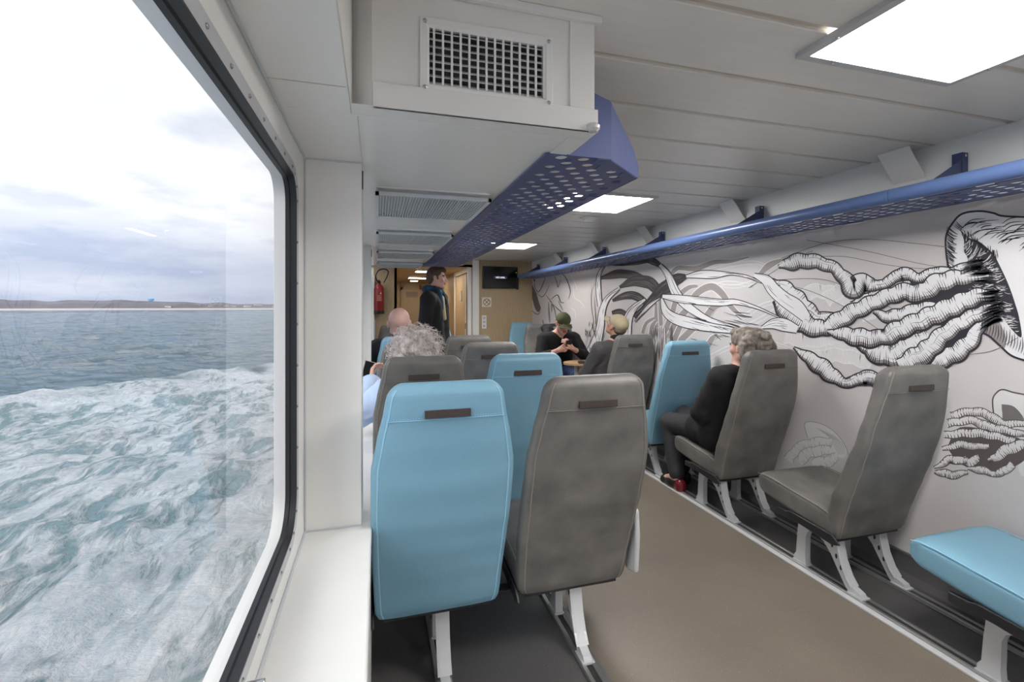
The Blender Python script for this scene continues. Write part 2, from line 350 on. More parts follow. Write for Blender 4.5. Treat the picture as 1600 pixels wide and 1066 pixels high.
struct(MB().box(.60, .66, 13.04, 13.1, 0, 2.08).box(1.15, 1.2, 13.04, 13.1, 0, 2.08).box(.6, 1.2, 13.04, 13.1, 1.86, 1.93).build('trim_13', M['wood']))
for (x0, x1, y0, y1) in ((.68, 1.18, 8.75, 9.1), (.68, 1.14, 10.9, 11.2), (.8, 1.0, 12.2, 12.4)):
    t = empty('corridor_light', ((x0 + x1) / 2, (y0 + y1) / 2, 2.08))
    MB().box((x0 - x1) / 2, (x1 - x0) / 2, (y0 - y1) / 2, (y1 - y0) / 2, -.02, 0).build('frame', M['alupaint'], t)
    MB().box((x0 - x1) / 2 + .01, (x1 - x0) / 2 - .01, (y0 - y1) / 2 + .01, (y1 - y0) / 2 - .01, -.024, -.019).build('diffuser', M['dim_light'], t)
    tag(t, {8.75: 'nearest lit panel on the wood-toned corridor ceiling, the largest', 10.9: 'middle lit panel on the corridor ceiling', 12.2: 'smallest and farthest lit panel on the corridor ceiling'}[y0], 'light', 'corridor ceiling lights')

# ------------------------------------------------------------------ ceiling lights
def panel(y0, y1, label, x0=1.27, x1=1.95):
    t = empty('ceiling_light', ((x0 + x1) / 2, (y0 + y1) / 2, ZC), label=label, cat='light', group='square ceiling light panels')
    hx, hy = (x1 - x0) / 2, (y1 - y0) / 2; f = MB()
    A = [(-hx, -hy), (hx, -hy), (hx, hy), (-hx, hy)]; w = .028
    B = [(-hx + w, -hy + w), (hx - w, -hy + w), (hx - w, hy - w), (-hx + w, hy - w)]
    v = [(p[0], p[1], 0) for p in A] + [(p[0], p[1], -.016) for p in A] + [(p[0], p[1], -.018) for p in B] + [(p[0], p[1], 0) for p in B]
    fs = []
    for k in range(3): fs += [(k * 4 + i, k * 4 + (i + 1) % 4, k * 4 + 4 + (i + 1) % 4, k * 4 + 4 + i) for i in range(4)]
    f.add(v, fs); f.build('frame', M['alupaint'], t)
    MB().box(-hx + w, hx - w, -hy + w, hy - w, -.014, -.008).build('diffuser', M['panel_light'], t)
    for i in range(3):
        for sx_ in (-1, 1):
            for pos in ((sx_ * (hx - .014), -hy * .6 + i * hy * .6, 0), (-hx * .6 + i * hx * .6, sx_ * (hy - .014), 0)):
                MB().lathe([(.0001, -.0215), (.003, -.021), (.005, -.018)], pos, 8).build('screw', M['bolt'], t)
panel(.52, 1.165, 'largest bright ceiling light panel at the upper right corner of the view')
panel(2.93, 3.53, 'bright ceiling light panel beyond the raised near end of the blue perforated rack')
panel(5.5, 6.1, 'farthest ceiling light panel, near the television wall')
panel(-1.9, -1.3, 'added ceiling light panel behind the viewpoint, out of view')  # unseen lamp, added to keep the near cabin from going dark
t = empty('smoke_detector', (1.83, 3.83, ZC), label='round white smoke detector on the plank ceiling', cat='smoke detector')
MB().lathe([(.085, 0), (.085, -.008), (.075, -.012), (.0001, -.013)], (0, 0, 0), 28).build('base', M['sill'], t)
MB().lathe([(.055, -.012), (.05, -.026), (.0001, -.03)], (0, 0, 0), 28).build('sensor', M['sill'], t)
t = empty('dome_camera', (1.02, 5.9, ZC), label='small white camera dome hung beyond the far end of the blue rack', cat='camera')
MB().cyl((0, 0, -.22), (0, 0, 0), .012).build('stem', M['sill'], t); MB().lathe([(.045, -.2), (.045, -.24), (.03, -.27), (.0001, -.28)], (0, 0, 0), 20).build('housing', M['sill'], t)

# louvred diffusers under the soffit
for i, y0 in enumerate((1.95, 3.0, 4.05, 5.1)):
    t = empty('louvred_light', (.23, y0 + .235, ZR), label=['nearest louvred white fixture under the left soffit', 'second louvred white fixture under the left soffit, behind the nearest', 'third louvred white fixture under the left soffit, counted from the near end', 'farthest louvred white fixture under the left soffit, above the corridor opening'][i], cat='light fixture', group='louvred fixtures under the soffit')
    MB().box(-.235, .235, -.235, .235, -.006, 0).build('base_plate', M['soffit'], t)
    MB().box(-.225, .225, -.22, .22, -.024, -.006).build('tray', M['alupaint'], t)
    d = MB().box(-.24, .24, -.24, -.226, -.036, -.022).box(-.24, .24, .226, .24, -.036, -.022).box(-.24, -.226, -.24, .24, -.036, -.022).box(.226, .24, -.24, .24, -.036, -.022)
    for k in range(38): d.box(-.222 + k * .012, -.222 + k * .012 + .005, -.226, .226, -.034, -.024)
    d.build('louvre', M['diffuser'], t)
    for a in (-.2, .2):
        for b in (-.2, .2): MB().cyl((a, b, -.028), (a, b, 0), .006, 8).build('spacer', M['alu'], t)

# ------------------------------------------------------------------ air vent on the box face
t = empty('air_vent', (.276, YV - .004, 2.028), label='rectangular white air vent grille screwed to the box above the window', cat='vent')
W, H = .176, .094; w, h = .152, .070
def frame_ring(mb, W, H, w, h, y0, y1, y2):
    A = [(-W, -H), (W, -H), (W, H), (-W, H)]; B = [(-w - .006, -h - .006), (w + .006, -h - .006), (w + .006, h + .006), (-w - .006, h + .006)]; C = [(-w, -h), (w, -h), (w, h), (-w, h)]
    rings = [(A, y0), (A, y1), (B, y1), (C, y2), (C, .02)]
    v = []; f = []
    for P, yy in rings: v += [(p[0], yy, p[1]) for p in P]
    for k in range(len(rings) - 1): f += [(k * 4 + i, k * 4 + (i + 1) % 4, k * 4 + 4 + (i + 1) % 4, k * 4 + 4 + i) for i in range(4)]
    mb.add(v, f)
f = MB(); frame_ring(f, W, H, w, h, 0, -.007, -.002); f.build('frame', M['sill'], t, bevel=.0012)
for k in range(14):
    x = -w + .0225 * (k + .5)
    if x < w: MB().box(x - .0026, x + .0026, -.004, .002, -h, h).build('vertical_blade', M['sill'], t)
for k in range(8):
    f = MB()
    z = -h + .0185 * (k + .5); f.add([(-w, .0035, z - .006), (w, .0035, z - .006), (w, .016, z + .005), (-w, .016, z + .005), (-w, .0035, z - .0078), (w, .0035, z - .0078), (w, .016, z + .0035), (-w, .016, z + .0035)], [(0, 1, 2, 3), (4, 7, 6, 5), (0, 4, 5, 1), (3, 2, 6, 7)])
    f.build('horizontal_blade', M['sill'], t)
MB().box(-w, w, .058, .060, -h, h).box(-w, -w + .001, .02, .06, -h, h).box(w - .001, w, .02, .06, -h, h).box(-w, w, .02, .06, h - .001, h).build('duct_lining', pm('duct_grey', (92, 92, 93), .6), t)
for sx_ in (-1, 1):
    for sz in (-1, 1): MB().lathe([(.0055, -.007), (.0055, -.009), (.003, -.0115), (.0001, -.012)], (sx_ * (W - .012), 0, sz * (H - .012)), 12, axis='y').build('screw', M['bolt'], t)

# ------------------------------------------------------------------ luggage racks
def perforated(x0, x1, y0, y1, z, px, py, r, clip=None, n=12):
    """staggered round holes cut in a sheet; returns MB"""
    m = MB(); row = 0; y = y0
    def rect(a, b, c, d): m.add([(a, c, z), (b, c, z), (b, d, z), (a, d, z)], [(0, 1, 2, 3)])
    while y < y1 - 1e-6:
        ye = min(y + py, y1); xa, xb = x0, x1
        if clip: xb = min(x1, clip(y))
        off = (px / 2 if row % 2 else 0); k = xa + .02 + off
        if ye - y < py * .9: rect(xa, xb, y, ye); break
        if k > xa: rect(xa, k, y, ye)
        while k + px <= xb - .01:
            cx, cy = k + px / 2, (y + ye) / 2; sq = []
            for i in range(n):
                a = 2 * PI * (i + .5) / n; c, s_ = math.cos(a), math.sin(a)
                q = min((px / 2) / abs(c) if abs(c) > 1e-6 else 9, (py / 2) / abs(s_) if abs(s_) > 1e-6 else 9)
                sq.append((cx + c * q, cy + s_ * q))
            ci = [(cx + r * math.cos(2 * PI * (i + .5) / n), cy + r * math.sin(2 * PI * (i + .5) / n)) for i in range(n)]
            v = [(p[0], p[1], z) for p in sq] + [(p[0], p[1], z) for p in ci]
            fs = [(i, (i + 1) % n, n + (i + 1) % n, n + i) for i in range(n)]
            # corner fill triangles of the cell
            m.add(v, fs)
            for (qx, qy) in ((px / 2, py / 2), (-px / 2, py / 2), (-px / 2, -py / 2), (px / 2, -py / 2)):
                ang = math.atan2(qy, qx) % (2 * PI); i = int((ang / (2 * PI)) * n - .5) % n
                m.add([(sq[i][0], sq[i][1], z), (cx + qx, cy + qy, z), (sq[(i + 1) % n][0], sq[(i + 1) % n][1], z)], [(0, 1, 2)])
            k += px
        if clip: m.add([(k, y, z), (min(x1, clip(y)), y, z), (min(x1, clip(ye)), ye, z), (k, ye, z)], [(0, 1, 2, 3)])
        elif k < xb: rect(k, xb, y, ye)
        y = ye; row += 1
    return m
# left rack hung from the soffit edge
t = empty('luggage_rack', (0.72, 3.5, 0), label='perforated blue luggage rack hanging along the white soffit on the left', cat='luggage rack')
zr = ZR - .006
def OL(o, loc): o.location = (-loc[0], -loc[1], -loc[2]); return o
LT = (0.72, 3.5, 0)
pl = perforated(.51, .93, 1.372, 5.66, zr, .078, .052, .0195, clip=lambda yy: min(.93, .734 + (yy - 1.372) * 1.198))
o = OL(pl.build('perforated_shelf', M['rack'], t, auto=0), LT); sm = o.modifiers.new('thickness', 'SOLIDIFY'); sm.thickness = .003; sm.offset = 1
ep = MB().prism([(sx + .003, zr), (.732, zr), (.732, 2.068), (sx + .003, 2.12)], 1.366, 1.370, 'y')
OL(ep.build('end_panel', M['rack'], t), LT)
a, b = Vector((.732, 1.368, 0)), Vector((.938, 1.54, 0)); nn = Vector((-.6, .75, 0)) * .003
poly = [(0, zr - .001), (0, 2.068), (.82, 1.968), (.97, 1.93), (1, 1.905), (.985, zr - .001)]
v = [a.lerp(b, s_) + Vector((0, 0, z)) for s_, z in poly] + [a.lerp(b, s_) + nn + Vector((0, 0, z)) for s_, z in poly]
k = len(poly)
OL(MB().add(v, [tuple(range(k)), tuple(range(k, 2 * k))[::-1]] + [(i, (i + 1) % k, k + (i + 1) % k, k + i) for i in range(k)]).build('chamfered_end_panel', M['rack'], t), LT)
OL(MB().box(.93, .938, 1.54, 5.66, zr, zr + .045).build('front_lip', M['rack'], t, bevel=.002), LT)
OL(MB().box(.51, .935, 5.655, 5.66, zr, zr + .12).build('end_panel', M['rack'], t), LT)
OL(MB().box(.505, .512, 1.37, 5.66, zr - .004, zr + .002).build('mounting_flange', M['rack'], t), LT)
for k in range(3):
    yy = 2.6 + k * 1.2
    OL(MB().prism([(sx + .002, zr + .003), (.93, zr + .003), (.93, zr + .04), (sx + .002, zr + .2)], yy, yy + .003, 'y').build('bracket', M['rack'], t), LT)
# right rack along the mural wall
RT = (2.5, 3.2, 0)
t = empty('luggage_rack', RT, label='long blue luggage rack with tubular front rail above the mural', cat='luggage rack')
zf = 1.884
pl = perforated(2.335, 2.645, -1.0, 7.6, zf, .052, .062, .0185, n=10)
o = OL(pl.build('perforated_shelf', M['rack'], t, auto=0), RT); sm = o.modifiers.new('thickness', 'SOLIDIFY'); sm.thickness = .003; sm.offset = 1
for (a, b) in ((-1.0, 1.60), (1.603, 4.0), (4.003, 6.4), (6.403, 7.6)):
    m = MB(); pr = [(2.318 + .030 * math.cos(q), 1.918 + .034 * math.sin(q)) for q in [2 * PI * i / 20 for i in range(20)]]
    m.prism(pr, a, b, 'y'); OL(m.build('front_rail', M['tube'], t, bevel=.002, auto=40), RT)
for yy in (.30, 1.49, 2.68, 3.87, 5.06, 6.25, 7.44):
    m = MB().prism([(2.335, 1.93), (2.635, 2.10), (2.635, 1.89), (2.335, 1.89)], yy, yy + .004, 'y').box(2.60, 2.637, yy - .002, yy + .04, 1.89, 2.115)
    br = OL(m.build('bracket', M['rackdark'], t), RT)
    bo = MB().lathe([(.007, 0), (.007, -.003), (.0001, -.004)], (2.618, yy - .002, 2.10), 10, axis='y').build('bracket_bolt', M['bolt'], br)
for yy in (.48, 1.67, 2.86, 4.05, 5.24, 6.43):
    m = MB().add([(2.53, yy, ZC - .003), (2.53, yy + .15, ZC - .003), (2.648, yy + .15, 2.05), (2.648, yy, 2.05), (2.534, yy, ZC), (2.534, yy + .15, ZC), (2.651, yy + .15, 2.053), (2.651, yy, 2.053)],
             [(0, 1, 2, 3), (4, 7, 6, 5), (0, 4, 5, 1), (1, 5, 6, 2), (2, 6, 7, 3), (3, 7, 4, 0)])
    idx = (.48, 1.67, 2.86, 4.05, 5.24, 6.43).index(yy)
    tag(m.build('cover_plate', M['wallwhite']), ['slanted white cover plate nearest to the view, above the right rack', 'slanted white cover plate just left of the largest blue rack bracket', 'slanted white cover plate by the second largest blue bracket', 'slanted white cover plate by the third blue bracket, mid-way along the rack', 'slanted white cover plate second from the television end of the rack', 'slanted white cover plate nearest to the television'][idx], 'cover plate', 'slanted cover plates above the right rack')

# ------------------------------------------------------------------ floor rails
for i, x in enumerate((.236, .785, 2.21, 2.496)):
    t = empty('floor_rail', (x, 2.8, 0), label=['aluminium floor rail under the blue window-side seats', 'aluminium floor rail on the left edge of the aisle', 'aluminium floor rail on the right edge of the aisle', 'aluminium floor rail closest to the mural wall'][i], cat='rail', group='seat mounting rails')
    y0, y1 = -4.9, 3.2 if i > 1 else 3.2
    y1 = 4.9; y0 = -4.6
    MB().box(-.03, .03, y0, y1, 0, .006).box(-.03, -.012, y0, y1, .006, .016).box(.012, .03, y0, y1, .006, .016).build('rail_profile', M['alu'], t, bevel=.002)
    MB().box(-.012, .012, y0, y1, .006, .0075).build('rail_slot', M['darkslot'], t)
    if i == 2: MB().box(-.062, -.031, y0, y1, 0, .009).build('edge_strip', M['alupaint'], t, bevel=.002)
    if i == 1: MB().box(.031, .05, y0, y1, 0, .006).build('edge_strip', M['alu'], t, bevel=.002)
# ------------------------------------------------------------------ seats
REAR = [(.27, .042), (.36, .018), (.45, -.011), (.55, -.045), (.65, -.079), (.80, -.120), (.95, -.152), (1.05, -.172), (1.10, -.180), (1.13, -.176)]
FRNT = [(.27, .092), (.33, .105), (.40, .106), (.47, .090), (.55, .055), (.65, .012), (.78, -.042), (.90, -.075), (1.0, -.088), (1.07, -.092), (1.13, -.112)]
WID = [(.27, .228), (.34, .234), (.5, .241), (.68, .245), (.84, .243), (.94, .225), (1.04, .202), (1.13, .186)]
def ip(T, z):
    if z <= T[0][0]: return T[0][1]
    for (a, p), (b, q) in zip(T, T[1:]):
        if z <= b:
            s_ = (z - a) / (b - a); s_ = s_ * s_ * (3 - 2 * s_) * .35 + s_ * .65; return p + (q - p) * s_
    return T[-1][1]
def seat_back(parent, mat, smat):
    zs = [.262, .266, .275, .29] + [.30 + i * .025 for i in range(31)] + [1.06, 1.075, 1.09, 1.10, 1.11, 1.118, 1.124, 1.128]
    v = []; n = 40; TOP = 1.13
    for z in zs:
        hw = ip(WID, z); yr = ip(REAR, z); yf = ip(FRNT, z); cy, hd = (yr + yf) / 2, (yf - yr) / 2
        rt = .050                                     # rounding of the top corners seen from behind
        d = TOP - z
        if d < rt: hw -= rt - math.sqrt(max(0, rt * rt - (rt - d) ** 2)); 
        rd = .045
        if d < rd: hd *= max(.12, math.sqrt(max(0, 1 - ((rd - d) / rd) ** 2)))
        e = z - .262; rb = .02
        if e < rb: hd -= (rb - e) * .5; hw -= (rb - e) * .5
        p = 9.0
        for j in range(n):
            a = 2 * PI * (j + .5) / n; c, s_ = math.cos(a), math.sin(a)
            x = hw * math.copysign(abs(c) ** (2 / p), c); yy = hd * math.copysign(abs(s_) ** (2 / (5.0 if s_ < 0 else 3.2)), s_)
            # the back bulges a little towards the middle
            if s_ < 0: yy -= .006 * (1 - (x / hw) ** 2) * min(1, max(0, (TOP - z) / .1))
            v.append((x, cy + yy, z))
    f = [(i * n + j, i * n + (j + 1) % n, (i + 1) * n + (j + 1) % n, (i + 1) * n + j) for i in range(len(zs) - 1) for j in range(n)]
    f += [tuple(range(n))[::-1], tuple(range((len(zs) - 1) * n, len(zs) * n))]
    o = mesh_obj('backrest', v, f, mat, parent, auto=60)
    # piping along both edges of the rear face and stitch line under the head band
    jr = min(range(n), key=lambda j: abs(2 * PI * (j + .5) / n - 2 * PI * .86)); jl = n - 1 - jr + n // 2 if False else min(range(n), key=lambda j: abs(2 * PI * (j + .5) / n - 2 * PI * .64))
    for j in (jr, jl):
        MB().tube([v[i * n + j] for i in range(1, len(zs) - 3)], .0026, 6).build('edge_piping', smat, o)
    m = MB(); z = 1.012; hw = ip(WID, z) - .014; yr = ip(REAR, z)
    m.tube([(-hw + 2 * hw * i / 16, yr - .006 * (1 - ((-1 + i / 8) * .93) ** 2) - .0005, z) for i in range(17)], .0013, 5)
    for i in range(44):
        x = -hw + 2 * hw * (i + .5) / 44; q = .006 * (1 - (x / (hw + .014)) ** 2)
        m.box(x - .0022, x + .0022, yr - q - .0022, yr - q + .001, z + .005, z + .0065)
    m.build('stitch_line', smat, o)
    return o
CUSH_T = [(.00, .340), (.06, .372), (.14, .395), (.25, .408), (.36, .422), (.44, .432), (.50, .434), (.53, .427), (.546, .408)]
CUSH_B = [(.00, .265), (.06, .262), (.14, .268), (.25, .282), (.36, .298), (.44, .312), (.50, .322), (.53, .330), (.546, .346)]
def cushion(parent, mat, smat):
    ys = [0.065, .08, .10, .15, .2, .25, .3, .35, .4, .44, .47, .495, .515, .53, .540, .546]
    v = []; n = 40
    for y in ys:
        zt, zb = ip(CUSH_T, y), ip(CUSH_B, y); cz, hz = (zt + zb) / 2, (zt - zb) / 2; hw = .232 - max(0, y - .5) * .5
        for j in range(n):
            a = 2 * PI * (j + .5) / n; c, s_ = math.cos(a), math.sin(a)
            x = hw * math.copysign(abs(c) ** (2 / 12.0), c); z = hz * math.copysign(abs(s_) ** (2 / 7.0), s_)
            if s_ > 0: z += .004 * (1 - (x / hw) ** 2)
            v.append((x, y, cz + z))
    f = [(i * n + j, (i + 1) * n + j, (i + 1) * n + (j + 1) % n, i * n + (j + 1) % n) for i in range(len(ys) - 1) for j in range(n)]
    f += [tuple(range(n)), tuple(range((len(ys) - 1) * n, len(ys) * n))[::-1]]
    o = mesh_obj('seat_cushion', v, f, mat, parent, auto=60)
    for sgn in (-1, 1): MB().tube([(sgn * .229, y, ip(CUSH_T, y) - .004) for y in ys[:-2]], .0022, 6).build('cushion_piping', smat, o)
    return o
def arc(cx, cy, r, a0, a1, n): return [(cx + r * math.cos(a0 + (a1 - a0) * i / n), cy + r * math.sin(a0 + (a1 - a0) * i / n)) for i in range(n + 1)]
def leg(parent, x):
    # cast arch: upright front foot, sweeping rear leg with four slots (side view y, z)
    out = [(.335, .006), (.335, .03), (.322, .05), (.315, .15), (.305, .235), (.29, .262), (.10, .262), (.085, .25), (.078, .20), (.062, .13), (.035, .07), (.008, .035), (-.03, .022), (-.038, .006), (.03, .006), (.05, .03), (.085, .085),
           (.125, .15), (.160, .185), (.195, .205), (.225, .208), (.25, .192), (.262, .16), (.265, .05), (.262, .006)]
    n = len(out); t = .017
    import mathutils
    tri = mathutils.geometry.tessellate_polygon([[Vector((p[0], p[1], 0)) for p in out]])
    v = [(x - t, p[0], p[1] + .012) for p in out] + [(x + t, p[0], p[1] + .012) for p in out]
    f = [tuple(q) for q in tri] + [tuple(n + i for i in q)[::-1] for q in tri] + [(i, (i + 1) % n, n + (i + 1) % n, n + i) for i in range(n)]
    m = MB().add(v, f)
    # flange standing out along the rear edge
    rear = [(.100, .262), (.086, .25), (.079, .20), (.063, .13), (.036, .07), (.009, .035)]
    for (a, b) in zip(rear, rear[1:]):
        m.add([(x - .026, a[0], a[1] + .012), (x + .026, a[0], a[1] + .012), (x + .026, b[0], b[1] + .012), (x - .026, b[0], b[1] + .012),
               (x - .026, a[0] + .006, a[1] + .015), (x + .026, a[0] + .006, a[1] + .015), (x + .026, b[0] + .006, b[1] + .015), (x - .026, b[0] + .006, b[1] + .015)],
              [(0, 1, 2, 3), (4, 7, 6, 5), (0, 4, 5, 1), (1, 5, 6, 2), (2, 6, 7, 3), (3, 7, 4, 0)])
    m.box(x - .026, x + .026, -.045, .03, .012, .020).box(x - .022, x + .022, .258, .34, .012, .022)
    o = m.build('leg', M['alupaint'], parent, auto=30)
    for (yy, zz) in ((.066, .10), (.090, .145), (.112, .19), (.135, .232)):
        pts = [(yy + math.cos(a) * .0095 * .62 + math.sin(a) * .0, zz + .012 + math.sin(a) * .0125) for a in [2 * PI * i / 14 for i in range(14)]]
        MB().prism(pts, x - t - .0012, x + t + .0012, 'x').build('leg_slot', M['darkslot'], o)
    MB().lathe([(.013, .020), (.013, .024), (.009, .026), (.008, .032), (.0001, .034)], (x, -.022, 0), 14).build('foot_bolt', M['bolt'], o)
    return o
def make_seat(name, mat, smat, legs=(-.143, .143), arm=0, frame=True):
    t = empty(name)
    seat_back(t, mat, smat); cushion(t, mat, smat)
    z = 1.055; yr = ip(REAR, z)
    lb = MB().box(-.075, .075, yr - .0075, yr + .006, 1.018, 1.043).build('label_strip', M['tag'], t, bevel=.001)
    for x in legs: leg(t, x)
    MB().box(-.20, .20, .06, .31, .243, .262).box(-.228, -.205, .09, .40, .248, .285).box(.205, .228, .09, .40, .248, .285).build('under_frame', M['darkmetal'], t, bevel=.004)
    MB().prism([(.02, .25), (.06, .235), (.30, .262), (.34, .285), (.30, .30), (.06, .285)], -.243, -.232, 'x').build('side_cover', M['blackpl'], t, bevel=.004)
    if arm:
        x = arm * .252
        MB().prism([(.00, .30), (.07, .28), (.10, .30), (.115, .40), (.06, .52), (.03, .56), (.0, .55), (-.01, .45)], x, x + arm * .022, 'x').build('armrest', M['alupaint'], t, bevel=.008)
    return t
seat_b = {}
def place(kind, x, yf, label, group, rz=0, legs=None, scale=1.0, arm=0):
    if legs is None and x > 2: x += .017; legs = (-.160, .126)
    key = (kind, legs, arm)
    mat, smat, nm = (M['bluele'], M['bluestitch'], 'passenger_seat') if kind == 'blue' else (M['greyle'], M['greystitch'], 'passenger_seat')
    if key not in seat_b:
        o = make_seat(nm, mat, smat, legs if legs is not None else (-.143, .143), arm); seat_b[key] = o
    else: o = copy_tree(seat_b[key])
    o.location = (x, yf, 0); o.rotation_euler = (0, 0, rz); o.scale = (1, 1, scale)
    return tag(o, label, 'seat', group)
GW = 'single seats along the mural wall'; GL = 'paired seats on the window side'
place('blue', 2.353, .875, 'blue seat at the lower right corner, only its cushion in view', GW)
place('grey', 2.353, 1.685, 'empty grey seat by the mural with the whole cushion and arch legs showing', GW)
place('grey', 2.353, 2.497, 'grey seat by the mural in which the curly-haired woman in black sits', GW)
place('blue', 2.353, 3.309, 'blue seat by the mural, in front of the woman in black', GW)
place('grey', 2.353, 4.121, 'grey seat by the mural behind the man in the beige cap', GW)
place('grey', 2.353, 5.80, 'dark grey seat facing backwards, draped with a black jacket', GW, rz=PI)
place('grey', 2.353, 6.62, 'grey backward-facing seat beyond the draped jacket', GW, rz=PI)
place('blue', 2.353, 7.46, 'blue backward-facing seat against the television wall', GW, rz=PI)
LA, LB = (.016,), (.025,)
S = 1.02
place('blue', .22, 1.69, 'large blue seat in the nearest row beside the window sill', GL, legs=LA, scale=S)
place('grey', .76, 1.69, 'large grey seat in the nearest row beside the aisle', GL, legs=LB, scale=S, arm=1)
place('grey', .22, 2.50, 'grey window-side seat right behind the grey curly-haired person', GL, legs=LA, scale=S)
place('blue', .76, 2.50, 'blue aisle seat in the second row, centre of the view', GL, legs=LB, scale=S, arm=1)
place('grey', .22, 3.31, 'grey seat half hidden behind the curly grey hair', GL, legs=LA, scale=S)
place('grey', .76, 3.31, 'grey aisle seat in the third row, just above the blue one', GL, legs=LB, scale=S, arm=1)
place('blue', .22, 4.12, 'blue seat behind the bald man', GL, legs=LA, scale=S)
place('grey', .76, 4.12, 'grey aisle seat in the fourth row in front of the standing man', GL, legs=LB, scale=S, arm=1)
place('grey', .22, 6.30, 'grey backward-facing seat left of the bald head', GL, rz=PI, legs=LA, scale=S)
place('blue', .76, 6.30, 'blue backward-facing seat just left of the standing man', GL, rz=PI, legs=LB, scale=S)
# bridge beams that join each pair
for i, yf in enumerate((1.69, 2.50, 3.31, 4.12)):
    tag(MB().box(.03, .96, yf + .14, yf + .19, .222, .242).build('seat_beam', M['darkmetal'], bevel=.004), 'dark crossbeam under the ' + ['nearest', 'second', 'third', 'fourth'][i] + ' row of paired seats', 'beam', 'seat crossbeams')

# ------------------------------------------------------------------ round table by the wall
t = empty('round_table', (2.34, 4.92, 0), label='small light wood table on a white post between the two men in caps', cat='table')
pts = [(.30 * math.cos(a), .21 * math.sin(a)) for a in [2 * PI * i / 40 for i in range(40)]]
MB().prism(pts, .735, .760, 'z').build('tabletop', M['tablewood'], t, bevel=.003)
MB().cyl((-.16, -.03, .02), (-.16, -.03, .735), .028, 20).build('post', M['alupaint'], t); MB().lathe([(.12, 0), (.12, .01), (.04, .022), (.03, .03)], (-.16, -.03, 0), 24).build('foot_plate', M['alupaint'], t)
tag(MB().lathe([(.0001, 0), (.03, 0), (.045, .01), (.04, .022), (.02, .03), (.0001, .031)], (2.20, 4.80, .761), 16).build('coin_purse', M['blackpl']), 'small dark pouch lying on the light wood table', 'pouch')

# ------------------------------------------------------------------ far wall fittings
t = empty('television', (2.05, YE - .05, 1.905), label='black wall television with a no link message', cat='television'); t.rotation_euler = (math.radians(4), 0, math.radians(3))
MB().box(-.315, .315, -.025, .015, -.19, .19).build('casing', M['blackpl'], t, bevel=.006)
MB().box(-.30, .30, -.027, -.024, -.172, .178).build('screen', pm('dark_screen', (12, 12, 14), .15), t)
MB().box(-.12, .12, -.0285, -.0268, -.022, .022).build('message_band', emit('screen_band_glow', (52, 56, 84), .3), t)
def text(s, size, loc, rot, mat, parent, name='lettering', ext=.0005, bold=False):
    c = bpy.data.curves.new(name, 'FONT'); c.body = s; c.size = size; c.extrude = ext; c.align_x = 'CENTER'; c.align_y = 'CENTER'
    if bold: c.offset = size * .02
    o = bpy.data.objects.new(name, c); col.objects.link(o); dg = bpy.context.evaluated_depsgraph_get()
    me = bpy.data.meshes.new_from_object(o.evaluated_get(dg)); bpy.data.objects.remove(o)
    me.materials.clear(); me.materials.append(mat)
    q = bpy.data.objects.new(name, me); col.objects.link(q); q.location = loc; q.rotation_euler = rot; q.parent = parent; return q
text('NO LINK.', .040, (0, -.029, 0), (PI / 2, 0, 0), emit('screen_text_glow', (225, 228, 240), 1.0), t, bold=True)
MB().box(.31, .34, -.02, .03, -.205, .01).build('side_bracket', M['blackpl'], t); MB().cyl((.285, -.026, .09), (.285, -.030, .09), .006, 8).build('status_light', emit('green_led', (150, 220, 60), 1.2), t)
t = empty('no_smoking_sign', (1.82, YE - .004, 1.475), label='square white sign with a red crossed-out circle below the television', cat='sign')
MB().box(-.085, .085, -.003, .003, -.085, .085).build('sign_plate', pm('pale_green_sign', (206, 220, 196), .4), t)
MB().box(-.074, .074, -.0045, -.003, -.074, .074).build('sign_face', pm('cream_sign_face', (232, 226, 204), .4), t)
ringp = [(.057 * math.cos(a), .0, .057 * math.sin(a)) for a in [2 * PI * i / 32 for i in range(32)]]
MB().tube([(p[0], -.006, p[2]) for p in ringp], .0055, 6, closed=True).tube([(-.04, -.0075, .04), (.04, -.0075, -.04)], .0055, 6).build('red_ring', pm('sign_red', (170, 40, 36), .5), t)
MB().tube([(-.034, -.0055, -.034), (.034, -.0055, .034)], .0045, 6).tube([(.02, -.0055, .034), (.034, -.0055, .02)], .003, 6).build('black_symbol', M['blackpl'], t)
t = empty('socket_panel', (1.775, YE - .006, 1.13), label='white vertical triple socket panel below the round no-smoking sign', cat='socket')
MB().box(-.04, .04, -.006, .006, -.115, .115).build('cover', M['sill'], t, bevel=.004)
for z in (.07, 0, -.07): MB().lathe([(.024, -.0065), (.022, -.0075), (.020, -.0067), (.0001, -.0066)], (0, 0, z), 16, axis='y').build('socket', M['alupaint'], t)
t = empty('wall_notice', (1.515, 8.75, 1.60), label='small framed grey notice on the oak sliding door', cat='notice')
MB().box(-.004, .002, -.09, .09, -.10, .10).build('notice_frame', M['alu'], t); MB().box(-.006, -.004, -.075, .075, -.085, .085).build('notice_sheet', pm('grey_print', (150, 152, 160), .5, c2=(196, 196, 200), vs=60), t)
tag(MB().box(-.03, .03, -.03, .03, -.05, .05).build('alarm_box', pm('alarm_red', (150, 36, 30), .45), bevel=.006), 'small red alarm box high on the corridor wall left of the standing man', 'alarm').location = (.95, 8.2, 2.0)
bpy.data.objects['alarm_box'].location = (1.13, 12.98, 1.93)
